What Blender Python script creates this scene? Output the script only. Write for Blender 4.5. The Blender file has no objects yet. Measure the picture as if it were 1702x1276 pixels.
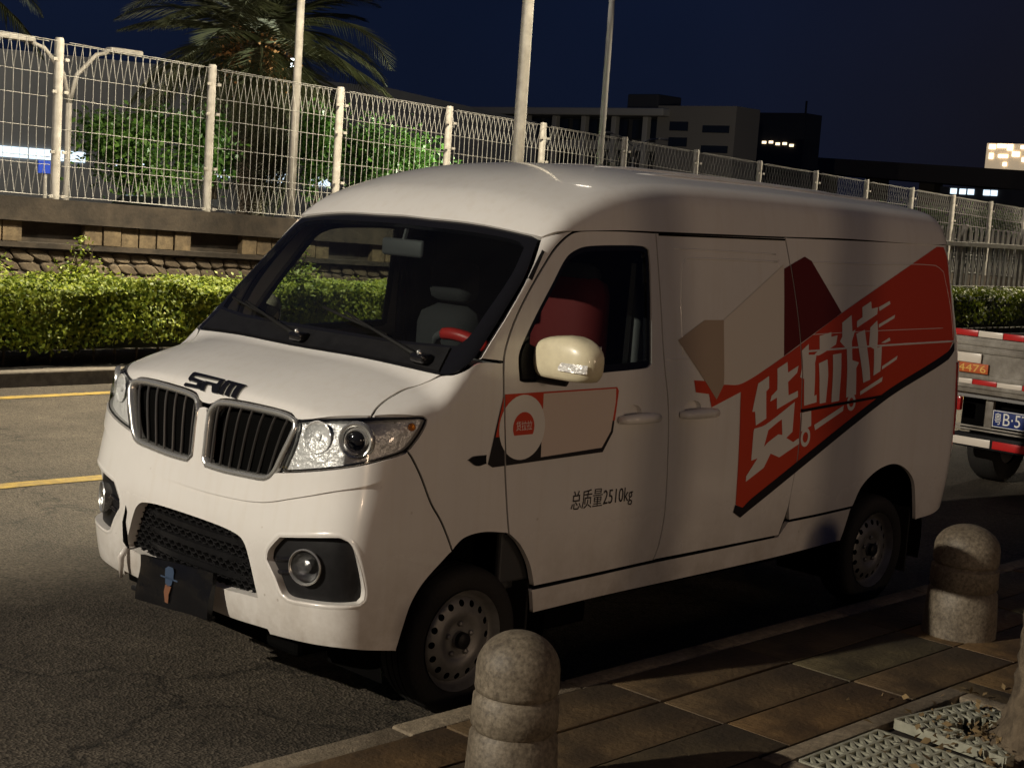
import bpy, bmesh, math, random
import numpy as np
from mathutils import Vector, Matrix
from mathutils.geometry import delaunay_2d_cdt
R=math.radians; PI=math.pi
random.seed(7); rng=np.random.default_rng(7)
S=bpy.context.scene; COL=S.collection
# ------------------------------------------------------------------ camera
cd=bpy.data.cameras.new('camera'); cam=bpy.data.objects.new('camera',cd); COL.objects.link(cam); S.camera=cam
yaw,pit,rol=.7664,-.1194,.0690
f=Vector((math.cos(pit)*math.cos(yaw),math.cos(pit)*math.sin(yaw),math.sin(pit)))
r0=Vector((math.sin(yaw),-math.cos(yaw),0)); u0=r0.cross(f)
r1=r0*math.cos(rol)+u0*math.sin(rol); u1=u0*math.cos(rol)-r0*math.sin(rol)
cam.matrix_world=Matrix(((r1.x,u1.x,-f.x,-3.037),(r1.y,u1.y,-f.y,-3.664),(r1.z,u1.z,-f.z,1.823),(0,0,0,1)))
cd.sensor_width=36; cd.lens=2499.1/1702*36; cd.clip_start=.05; cd.clip_end=3000
# ------------------------------------------------------------------ sky: last blue of dusk, brown city glow low in the sky
wd=bpy.data.worlds.new('World'); S.world=wd; wd.use_nodes=True
nt=wd.node_tree; N=nt.nodes; L=nt.links; N.clear()
out=N.new('ShaderNodeOutputWorld'); bg=N.new('ShaderNodeBackground'); sky=N.new('ShaderNodeTexSky')
sky.sky_type='NISHITA'; sky.sun_disc=False; sky.sun_elevation=R(-2.0); sky.sun_rotation=R(305); sky.air_density=1.0; sky.ozone_density=3.0
def wn(t,**k):
    n=N.new(t)
    for a,v in k.items(): setattr(n,a,v)
    return n
tcw=wn('ShaderNodeTexCoord'); sx=wn('ShaderNodeSeparateXYZ'); L.new(tcw.outputs['Generated'],sx.inputs[0])
# deep navy towards the last light, brownish black glow of the city the other way
mr=wn('ShaderNodeMapRange'); mr.interpolation_type='SMOOTHSTEP'; mr.inputs[1].default_value=.74; mr.inputs[2].default_value=1.02; L.new(sx.outputs[0],mr.inputs[0])
gm=wn('ShaderNodeMix',data_type='RGBA'); L.new(mr.outputs[0],gm.inputs[0]); gm.inputs[6].default_value=(.0036,.0066,.0185,1); gm.inputs[7].default_value=(.0075,.0058,.0052,1)
tint=wn('ShaderNodeMix',data_type='RGBA',blend_type='MULTIPLY'); tint.inputs[0].default_value=1; tint.inputs[7].default_value=(.012,.02,.045,1)
L.new(sky.outputs[0],tint.inputs[6])
ad=wn('ShaderNodeMix',data_type='RGBA',blend_type='ADD'); ad.inputs[0].default_value=1; L.new(gm.outputs[2],ad.inputs[6]); L.new(tint.outputs[2],ad.inputs[7])
bg.inputs[1].default_value=1.0
nzw=wn('ShaderNodeTexNoise'); nzw.inputs['Scale'].default_value=2.6; nzw.inputs['Detail'].default_value=5; L.new(tcw.outputs['Generated'],nzw.inputs['Vector'])
rw=wn('ShaderNodeMapRange'); rw.inputs[1].default_value=.3; rw.inputs[2].default_value=.75; rw.inputs[3].default_value=.78; rw.inputs[4].default_value=1.25; L.new(nzw.outputs['Fac'],rw.inputs[0]); L.new(rw.outputs[0],bg.inputs[1])
L.new(ad.outputs[2],bg.inputs[0]); L.new(bg.outputs[0],out.inputs[0])
S.render.engine='CYCLES'
S.view_settings.view_transform='Standard'; S.view_settings.look='None'; S.view_settings.exposure=0; S.view_settings.gamma=1
S.cycles.max_bounces=6; S.cycles.transparent_max_bounces=12; S.cycles.caustics_reflective=False; S.cycles.caustics_refractive=False
S.cycles.sample_clamp_indirect=4
KEY_POWER=24000; HEDGE_POWER=17500; NEAR_POWER=500; TREE_FILL_POWER=12000; YARD_POWER=11000
# ------------------------------------------------------------------ helpers
def mat(name,col,rough=.5,metal=0,spec=.5,var=0,scale=8,bump=0,bscale=60,coat=0,emit=0,dirt=None,detail=6,stain=0,sscale=1.5):
    m=bpy.data.materials.new(name); m.use_nodes=True; n=m.node_tree.nodes; l=m.node_tree.links; b=n['Principled BSDF']
    c=tuple(col)+(1,) if len(col)==3 else col
    b.inputs['Base Color'].default_value=c; b.inputs['Roughness'].default_value=rough; b.inputs['Metallic'].default_value=metal
    b.inputs['Specular IOR Level'].default_value=spec; b.inputs['Coat Weight'].default_value=coat; b.inputs['Coat Roughness'].default_value=.04
    if emit: b.inputs['Emission Color'].default_value=c; b.inputs['Emission Strength'].default_value=emit
    tc=None
    if var or bump or dirt or stain: tc=n.new('ShaderNodeTexCoord')
    if var or dirt:
        nz=n.new('ShaderNodeTexNoise'); nz.inputs['Scale'].default_value=scale; nz.inputs['Detail'].default_value=detail; nz.inputs['Roughness'].default_value=.65
        l.new(tc.outputs['Object'],nz.inputs['Vector'])
        rp=n.new('ShaderNodeValToRGB'); rp.color_ramp.elements[0].position=.3; rp.color_ramp.elements[1].position=.7
        d=dirt if dirt else tuple(x*(1-var) for x in c[:3]); u=c[:3] if dirt else tuple(min(1,x*(1+var)) for x in c[:3])
        rp.color_ramp.elements[0].color=tuple(d)+(1,); rp.color_ramp.elements[1].color=tuple(u)+(1,)
        l.new(nz.outputs['Fac'],rp.inputs['Fac']); l.new(rp.outputs['Color'],b.inputs['Base Color'])
    if stain:   # broad weathering over the fine colour
        n2=n.new('ShaderNodeTexNoise'); n2.inputs['Scale'].default_value=sscale; n2.inputs['Detail'].default_value=7; n2.inputs['Roughness'].default_value=.7; l.new(tc.outputs['Object'],n2.inputs['Vector'])
        r2=n.new('ShaderNodeValToRGB'); r2.color_ramp.elements[0].position=.36; r2.color_ramp.elements[1].position=.66; r2.color_ramp.elements[0].color=(1-stain,1-stain*1.05,1-stain*1.1,1); r2.color_ramp.elements[1].color=(1,1,1,1); l.new(n2.outputs['Fac'],r2.inputs['Fac'])
        mm=n.new('ShaderNodeMix'); mm.data_type='RGBA'; mm.blend_type='MULTIPLY'; mm.inputs[0].default_value=1; l.new(r2.outputs['Color'],mm.inputs[7])
        if b.inputs['Base Color'].is_linked: l.new(b.inputs['Base Color'].links[0].from_socket,mm.inputs[6])
        else: mm.inputs[6].default_value=c
        l.new(mm.outputs[2],b.inputs['Base Color'])
    if bump:
        nb=n.new('ShaderNodeTexNoise'); nb.inputs['Scale'].default_value=bscale; nb.inputs['Detail'].default_value=4
        l.new(tc.outputs['Object'],nb.inputs['Vector'])
        bp=n.new('ShaderNodeBump'); bp.inputs['Strength'].default_value=bump; bp.inputs['Distance'].default_value=.02
        l.new(nb.outputs['Fac'],bp.inputs['Height']); l.new(bp.outputs['Normal'],b.inputs['Normal'])
    return m
def glassmat(name,tint,rough=.0,refl=1.0,dust=0):
    m=bpy.data.materials.new(name); m.use_nodes=True; n=m.node_tree.nodes; l=m.node_tree.links; n.clear()
    o=n.new('ShaderNodeOutputMaterial'); mx=n.new('ShaderNodeMixShader'); t=n.new('ShaderNodeBsdfTransparent'); g=n.new('ShaderNodeBsdfGlossy'); fr=n.new('ShaderNodeFresnel')
    t.inputs[0].default_value=tuple(tint)+(1,); g.inputs['Roughness'].default_value=rough; g.inputs['Color'].default_value=(refl,refl,refl,1); fr.inputs[0].default_value=1.45
    l.new(fr.outputs[0],mx.inputs[0]); l.new(t.outputs[0],mx.inputs[1]); l.new(g.outputs[0],mx.inputs[2]); 
    if dust:   # film of dust on the pane
        tc=n.new('ShaderNodeTexCoord'); nz=n.new('ShaderNodeTexNoise'); nz.inputs['Scale'].default_value=3; nz.inputs['Detail'].default_value=8; l.new(tc.outputs['Object'],nz.inputs['Vector'])
        ma=n.new('ShaderNodeMath'); ma.operation='MULTIPLY'; ma.inputs[1].default_value=dust; l.new(nz.outputs['Fac'],ma.inputs[0]); df=n.new('ShaderNodeBsdfDiffuse'); df.inputs[0].default_value=(.5,.47,.42,1); m2=n.new('ShaderNodeMixShader'); l.new(ma.outputs[0],m2.inputs[0]); l.new(mx.outputs[0],m2.inputs[1]); l.new(df.outputs[0],m2.inputs[2]); mx=m2
    l.new(mx.outputs[0],o.inputs[0]); return m
ORG={}
def link(o,parent=None):
    COL.objects.link(o)
    if parent is not None: o.parent=parent
    return o
def org(p):
    while p is not None:
        if p.name in ORG: return ORG[p.name]
        p=p.parent
    return Vector((0,0,0))
def thing(name,label,cat,loc=(0,0,0),group=None,rz=0):
    o=bpy.data.objects.new(name,None); COL.objects.link(o); o.location=loc; o.rotation_euler[2]=rz; o.empty_display_size=.2
    o['label']=label; o['category']=cat
    if group: o['group']=group
    ORG[o.name]=Vector(loc) if rz==0 else Vector((0,0,0)); return o
def tag(o,label=None,cat=None,group=None,kind=None):
    if label: o['label']=label
    if cat: o['category']=cat
    if group: o['group']=group
    if kind: o['kind']=kind
    return o
def mesh(name,V,Fc,m,parent=None,smooth=False,vn=None,sharp=None):
    """one mesh object; V are world coordinates, made relative to the parent's base"""
    o0=org(parent); me=bpy.data.meshes.new(name)
    V=np.asarray(V,float)-np.array(o0)
    me.from_pydata(V.tolist(),[],[tuple(x) for x in Fc]); me.validate(); me.update()
    if smooth: me.shade_smooth() if hasattr(me,'shade_smooth') else [setattr(p,'use_smooth',True) for p in me.polygons]
    if sharp is not None: me.set_sharp_from_angle(angle=R(sharp))
    if vn is not None and len(me.vertices)==len(vn):
        me.normals_split_custom_set_from_vertices([tuple(x) for x in vn])
    if m is not None: me.materials.append(m)
    return link(bpy.data.objects.new(name,me),parent)
class G:
    """collects shapes for one mesh"""
    def __init__(s): s.v=[]; s.f=[]
    def add(s,v,f): k=len(s.v); s.v+=[tuple(x) for x in v]; s.f+=[tuple(i+k for i in q) for q in f]; return s
    def box(s,a,b,M=None):
        (x0,y0,z0),(x1,y1,z1)=a,b
        v=[(x0,y0,z0),(x1,y0,z0),(x1,y1,z0),(x0,y1,z0),(x0,y0,z1),(x1,y0,z1),(x1,y1,z1),(x0,y1,z1)]
        if M is not None: v=[tuple(M@Vector(q)) for q in v]
        return s.add(v,[(0,3,2,1),(4,5,6,7),(0,1,5,4),(1,2,6,5),(2,3,7,6),(3,0,4,7)])
    def cbox(s,a,b,c=.01,M=None):
        """box with chamfered edges"""
        bm=bmesh.new(); bmesh.ops.create_cube(bm,size=1)
        a=Vector(a);b=Vector(b);cc=(a+b)/2;d=b-a
        for q in bm.verts: q.co=Vector((q.co.x*d.x+cc.x,q.co.y*d.y+cc.y,q.co.z*d.z+cc.z))
        bmesh.ops.bevel(bm,geom=list(bm.edges),offset=c,segments=2,affect='EDGES',profile=.5)
        bm.verts.index_update()
        v=[(M@q.co if M is not None else q.co) for q in bm.verts]; fc=[[w.index for w in p.verts] for p in bm.faces]; bm.free()
        return s.add(v,fc)
    def tube(s,pts,r,n=8,cap=True):
        pts=[Vector(p) for p in pts]; rs=r if isinstance(r,(list,tuple)) else [r]*len(pts); v=[];fc=[]
        up=None
        for i,p in enumerate(pts):
            t=(pts[min(i+1,len(pts)-1)]-pts[max(i-1,0)]).normalized()
            if up is None: up=Vector((0,0,1)) if abs(t.z)<.9 else Vector((1,0,0))
            a=t.cross(up).normalized(); b=a.cross(t).normalized(); up=b
            for k in range(n):
                an=2*PI*k/n; v.append(p+(a*math.cos(an)+b*math.sin(an))*rs[i])
        for i in range(len(pts)-1):
            for k in range(n): fc.append((i*n+k,i*n+(k+1)%n,(i+1)*n+(k+1)%n,(i+1)*n+k))
        if cap: fc.append(tuple(range(n))[::-1]); fc.append(tuple((len(pts)-1)*n+k for k in range(n)))
        return s.add(v,fc)
    def lathe(s,prof,n=24,M=None,a0=0,a1=2*PI):
        """prof (r,h) about local z"""
        full=abs(a1-a0-2*PI)<1e-6; m=n if full else n+1; v=[];fc=[]
        for (r,h) in prof:
            for k in range(m):
                a=a0+(a1-a0)*k/n; q=Vector((r*math.cos(a),r*math.sin(a),h)); v.append(M@q if M is not None else q)
        for i in range(len(prof)-1):
            for k in range(n):
                k2=(k+1)%m; fc.append((i*m+k,i*m+k2,(i+1)*m+k2,(i+1)*m+k))
        return s.add(v,fc)
    def build(s,name,m,parent=None,smooth=False,sharp=None): return mesh(name,s.v,s.f,m,parent,smooth,None,sharp)
def axis(o,d):
    """matrix taking local z to direction d at o"""
    d=Vector(d).normalized(); return Matrix.Translation(Vector(o))@d.to_track_quat('Z','Y').to_matrix().to_4x4()
def inst(src,parent,loc,rz=0,scale=None,name=None):
    o=src.copy(); COL.objects.link(o); o.parent=parent; o.location=loc; o.rotation_euler[2]=rz
    if scale: o.scale=scale
    return o
def inpoly(P,poly):
    x,y=P[:,0],P[:,1]; r=np.zeros(len(P),bool); n=len(poly)
    for i in range(n):
        x0,y0=poly[i]; x1,y1=poly[(i+1)%n]
        if y0==y1: continue
        c=((y0>y)!=(y1>y)); r^=c&(x<(x1-x0)*(y-y0)/(y1-y0)+x0)
    return r
def cat_rom(P,step,closed=True,corner=38):
    """resample a 2D outline: smooth where it bends gently, keep the corners"""
    P=[np.array(p,float) for p in P]; n=len(P); out=[]
    def ang(i):
        a=P[i]-P[(i-1)%n]; b=P[(i+1)%n]-P[i]; c=np.dot(a,b)/(np.linalg.norm(a)*np.linalg.norm(b)+1e-12); return math.degrees(math.acos(max(-1,min(1,c))))
    cor=[ang(i)>corner for i in range(n)]
    for i in range(n if closed else n-1):
        p1,p2=P[i],P[(i+1)%n]; p0=P[(i-1)%n]; p3=P[(i+2)%n]
        d=np.linalg.norm(p2-p1)
        if d<1e-6: continue
        m1=(p2-p1) if (cor[i] or (not closed and i==0)) else (p2-p0)/(np.linalg.norm(p2-p1)+np.linalg.norm(p1-p0))*d
        m2=(p2-p1) if (cor[(i+1)%n] or (not closed and i==n-2)) else (p3-p1)/(np.linalg.norm(p3-p2)+np.linalg.norm(p2-p1))*d
        k=max(1,int(round(d/step)))
        for j in range(k):
            t=j/k; t2,t3=t*t,t*t*t
            out.append((2*t3-3*t2+1)*p1+(t3-2*t2+t)*m1+(-2*t3+3*t2)*p2+(t3-t2)*m2)
    if not closed: out.append(P[-1])
    return np.array(out)
def inset(P,g):
    n=len(P); a=np.roll(P,1,0); b=np.roll(P,-1,0)
    A=.5*np.sum(P[:,0]*b[:,1]-b[:,0]*P[:,1]); s=1 if A>0 else -1
    t=b-a; t/=np.linalg.norm(t,axis=1)[:,None]+1e-12
    return P+s*g*np.stack([-t[:,1],t[:,0]],1)
def asphalt():
    m=bpy.data.materials.new('asphalt'); m.use_nodes=True; n=m.node_tree.nodes; l=m.node_tree.links; b=n['Principled BSDF']
    tc=n.new('ShaderNodeTexCoord')
    v=n.new('ShaderNodeTexVoronoi'); v.inputs['Scale'].default_value=95; l.new(tc.outputs['Object'],v.inputs['Vector'])
    nz=n.new('ShaderNodeTexNoise'); nz.inputs['Scale'].default_value=1.1; nz.inputs['Detail'].default_value=9; nz.inputs['Roughness'].default_value=.7; l.new(tc.outputs['Object'],nz.inputs['Vector'])
    r1=n.new('ShaderNodeValToRGB'); r1.color_ramp.elements[0].color=(.017,.014,.0105,1); r1.color_ramp.elements[1].color=(.135,.113,.085,1); l.new(v.outputs['Color'],r1.inputs['Fac'])
    r2=n.new('ShaderNodeValToRGB'); r2.color_ramp.elements[0].position=.32; r2.color_ramp.elements[0].color=(.42,.42,.42,1); r2.color_ramp.elements[1].position=.68; r2.color_ramp.elements[1].color=(1.15,1.15,1.15,1); l.new(nz.outputs['Fac'],r2.inputs['Fac'])
    mx=n.new('ShaderNodeMix'); mx.data_type='RGBA'; mx.blend_type='MULTIPLY'; mx.inputs[0].default_value=1; l.new(r1.outputs['Color'],mx.inputs[6]); l.new(r2.outputs['Color'],mx.inputs[7])
    # hairline cracks
    vc=n.new('ShaderNodeTexVoronoi'); vc.feature='DISTANCE_TO_EDGE'; vc.inputs['Scale'].default_value=.45
    nw=n.new('ShaderNodeTexNoise'); nw.inputs['Scale'].default_value=2.2; nw.inputs['Detail'].default_value=6; l.new(tc.outputs['Object'],nw.inputs['Vector'])
    va=n.new('ShaderNodeVectorMath'); va.operation='MULTIPLY_ADD'; l.new(nw.outputs['Color'],va.inputs[0]); va.inputs[1].default_value=(.9,.9,.9); l.new(tc.outputs['Object'],va.inputs[2]); l.new(va.outputs[0],vc.inputs['Vector'])
    rc=n.new('ShaderNodeValToRGB'); rc.color_ramp.elements[0].position=.0; rc.color_ramp.elements[0].color=(.35,.35,.35,1); rc.color_ramp.elements[1].position=.009; rc.color_ramp.elements[1].color=(1,1,1,1); l.new(vc.outputs['Distance'],rc.inputs['Fac'])
    m2=n.new('ShaderNodeMix'); m2.data_type='RGBA'; m2.blend_type='MULTIPLY'; m2.inputs[0].default_value=1; l.new(mx.outputs[2],m2.inputs[6]); l.new(rc.outputs['Color'],m2.inputs[7]); l.new(m2.outputs[2],b.inputs['Base Color'])
    bp=n.new('ShaderNodeBump'); bp.inputs['Strength'].default_value=.7; bp.inputs['Distance'].default_value=.006; l.new(v.outputs['Distance'],bp.inputs['Height']); l.new(bp.outputs['Normal'],b.inputs['Normal'])
    b.inputs['Roughness'].default_value=.75; b.inputs['Specular IOR Level'].default_value=.35; return m
M_asph=asphalt()
M_soil=mat('soil',(.05,.042,.03),.95,var=.5,scale=3,bump=.4,bscale=12)
M_kerb=mat('granite_kerb',(.22,.18,.125),.75,var=.35,scale=40,bump=.3,bscale=120,stain=.5,sscale=2.5)
M_yel=mat('yellow_line_paint',(.58,.40,.06),.6,dirt=(.24,.185,.07),scale=14,bump=.3,bscale=90,stain=.5,sscale=1.2)
SLAB=[mat('sandstone_slab',c,.7,var=.4,scale=7,bump=.35,bscale=50,stain=.55,sscale=3.1) for c in ((.105,.062,.024),(.082,.053,.024),(.11,.068,.027),(.066,.047,.022),(.072,.058,.028))]
M_gran=mat('speckled_granite',(.27,.23,.17),.6,dirt=(.075,.06,.042),scale=70,detail=8,bump=.12,bscale=90,stain=.45,sscale=6)
M_conc=mat('weathered_concrete',(.06,.046,.032),.9,dirt=(.011,.008,.005),scale=3.0,detail=9,bump=.3,bscale=20,stain=.6,sscale=.9)
M_block=mat('sandstone_block',(.20,.15,.085),.85,dirt=(.075,.055,.03),scale=7,bump=.3,bscale=40,stain=.6,sscale=2.2)
M_stone=mat('rubble_stone',(.17,.135,.09),.9,dirt=(.08,.062,.042),scale=5,bump=.4,bscale=30,stain=.6,sscale=1.8)
M_mortar=mat('dark_mortar',(.05,.042,.032),.95,bump=.3,bscale=40)
M_white=mat('white_painted_steel',(.37,.355,.325),.5,var=.12,scale=6,stain=.3,sscale=3)
M_wire=mat('galvanised_white_wire',(.30,.295,.28),.5)
M_bark=mat('bark',(.15,.115,.075),.95,dirt=(.05,.036,.022),scale=16,bump=1.,bscale=26)
M_grate=mat('green_grey_plastic_grid',(.27,.27,.21),.65,var=.25,scale=25)
def leafmat(name,a,b_,tr=.25):
    m=bpy.data.materials.new(name); m.use_nodes=True; n=m.node_tree.nodes; l=m.node_tree.links; b=n['Principled BSDF']
    g=n.new('ShaderNodeNewGeometry'); rp=n.new('ShaderNodeValToRGB'); rp.color_ramp.elements[0].color=tuple(a)+(1,); rp.color_ramp.elements[1].color=tuple(b_)+(1,)
    l.new(g.outputs['Random Per Island'],rp.inputs['Fac']); l.new(rp.outputs['Color'],b.inputs['Base Color']); b.inputs['Roughness'].default_value=.55; b.inputs['Specular IOR Level'].default_value=.3
    t=n.new('ShaderNodeBsdfTranslucent'); l.new(rp.outputs['Color'],t.inputs[0]); mx=n.new('ShaderNodeMixShader'); mx.inputs[0].default_value=tr
    o=[x for x in n if x.type=='OUTPUT_MATERIAL'][0]; l.new(b.outputs[0],mx.inputs[1]); l.new(t.outputs[0],mx.inputs[2]); l.new(mx.outputs[0],o.inputs[0]); return m
M_hedge=leafmat('hedge_leaf',(.06,.105,.008),(.28,.33,.03)); M_tree=leafmat('tree_leaf',(.03,.085,.012),(.10,.20,.035)); M_palm=leafmat('palm_leaf',(.045,.05,.02),(.08,.08,.035),.15); M_trim=leafmat('street_tree_leaf',(.03,.05,.012),(.06,.085,.02))
# ================================================================== SETTING: ground, road, kerbs, pavement
def sheet(name,x0,y0,x1,y1,z,m,n=1):
    g=G(); g.add([(x0,y0,z),(x1,y0,z),(x1,y1,z),(x0,y1,z)],[(0,1,2,3)]); return tag(g.build(name,m),kind='structure')
sheet('ground',-400,-300,900,900,-.05,M_soil)
road=sheet('road',-80,-.19,260,8.02,0,M_asph)
for y0,y1 in ((7.44,7.58),(4.26,4.40)):
    g=G(); xs=np.arange(-60,140,.9)
    for i in range(len(xs)-1):
        a,b_=xs[i],xs[i+1]; j=lambda x:.012*math.sin(x*1.9)+.006*math.sin(x*7.1); g.add([(a,y0+j(a),.004),(b_,y0+j(b_),.004),(b_,y1+j(b_+3),.004),(a,y1+j(a+3),.004)],[(0,1,2,3)])
    tag(g.build('painted_line',M_yel),kind='structure')
# near kerb: one stone after the other
kerb=tag(mesh('kerb',[(-40,-.265,-.04),(60,-.265,-.04),(60,-.17,-.04),(-40,-.17,-.04),(-40,-.265,.09),(60,-.265,.09),(60,-.17,.09),(-40,-.17,.09)],[(4,5,6,7),(2,3,7,6),(0,1,5,4)],M_mortar),kind='structure')
kst=None
for i in range(-14,26):
    x0=.155+.83*i; x1=x0+.824
    g=G(); g.cbox((0,-.258,-.03),(.824,-.150,.11),.010)
    if kst is None: kst=g.build('kerb_stone',M_kerb,kerb,True,40); kst.location=(x0,0,0)
    else: o=inst(kst,kerb,(x0,random.uniform(-.003,.003),random.uniform(-.003,.003)))
# pavement with single slabs
M_joint=mat('dark_joint_sand',(.016,.012,.008),.95)
pave=sheet('pavement',-40,-14,60,-.262,.088,M_joint)
def slabmesh(w,d,m,k):
    g=G(); g.cbox((.0,.0,.02),(w,d,.11),.003); o=g.build('paving_slab',m,pave,True,40); return o
PIT=(.93,-2.33,2.17,-1.065)
rows=[(-.26,.262),(-.524,.272),(-.798,.262)]+[(-1.062-.27*k,.268) for k in range(1,9)]
rows=[(-.262-.2,0)]; yy=-.262; rowlist=[]
for h in (.258,.272,.264,.264,.268,.268,.268,.268,.268,.268): rowlist.append((yy-h+.009,h-.009)); yy-=h
protos={}
for r_i,(y0,h) in enumerate(rowlist):
    xo={0:1.108,1:1.925,2:1.125}.get(r_i,1.1+.41*r_i)%.81
    for i in range(-4,9):
        x0=xo+.81*i; x1=x0+.801
        if x0<-2.6 or x0>6.5: continue
        parts=[(x0,x1)]
        if y0<PIT[3]-.02:   # leave the tree pit open
            parts=[(a,c) for a,c in ((x0,min(x1,PIT[0]-.004)),(max(x0,PIT[2]+.004),x1)) if c-a>.04]
        for a,c in parts:
            w=round(c-a,3); k=(w,h,random.randrange(5))
            if k not in protos: protos[k]=slabmesh(w,h,SLAB[k[2]],0); o=protos[k]; o.location=(a,y0,random.uniform(-.003,.003))
            else: inst(protos[k],pave,(a,y0,random.uniform(-.003,.003)))
sheet('pavement_far',6.8,-14,60,-.262,.1085,SLAB[3]); sheet('pavement_behind',-40,-14,-2.7,-.262,.1085,SLAB[3]); sheet('pavement_edge',-2.7,-14,6.8,-3.0,.1085,SLAB[1])
# far kerb and verge
g=G(); g.cbox((-80,8.02,-.05),(260,8.17,.13),.012); tag(g.build('kerb_far',mat('dark_kerb',(.12,.105,.085),.85,var=.4,scale=12)),kind='structure')
sheet('verge',-80,8.165,260,60,.115,M_soil)
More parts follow.
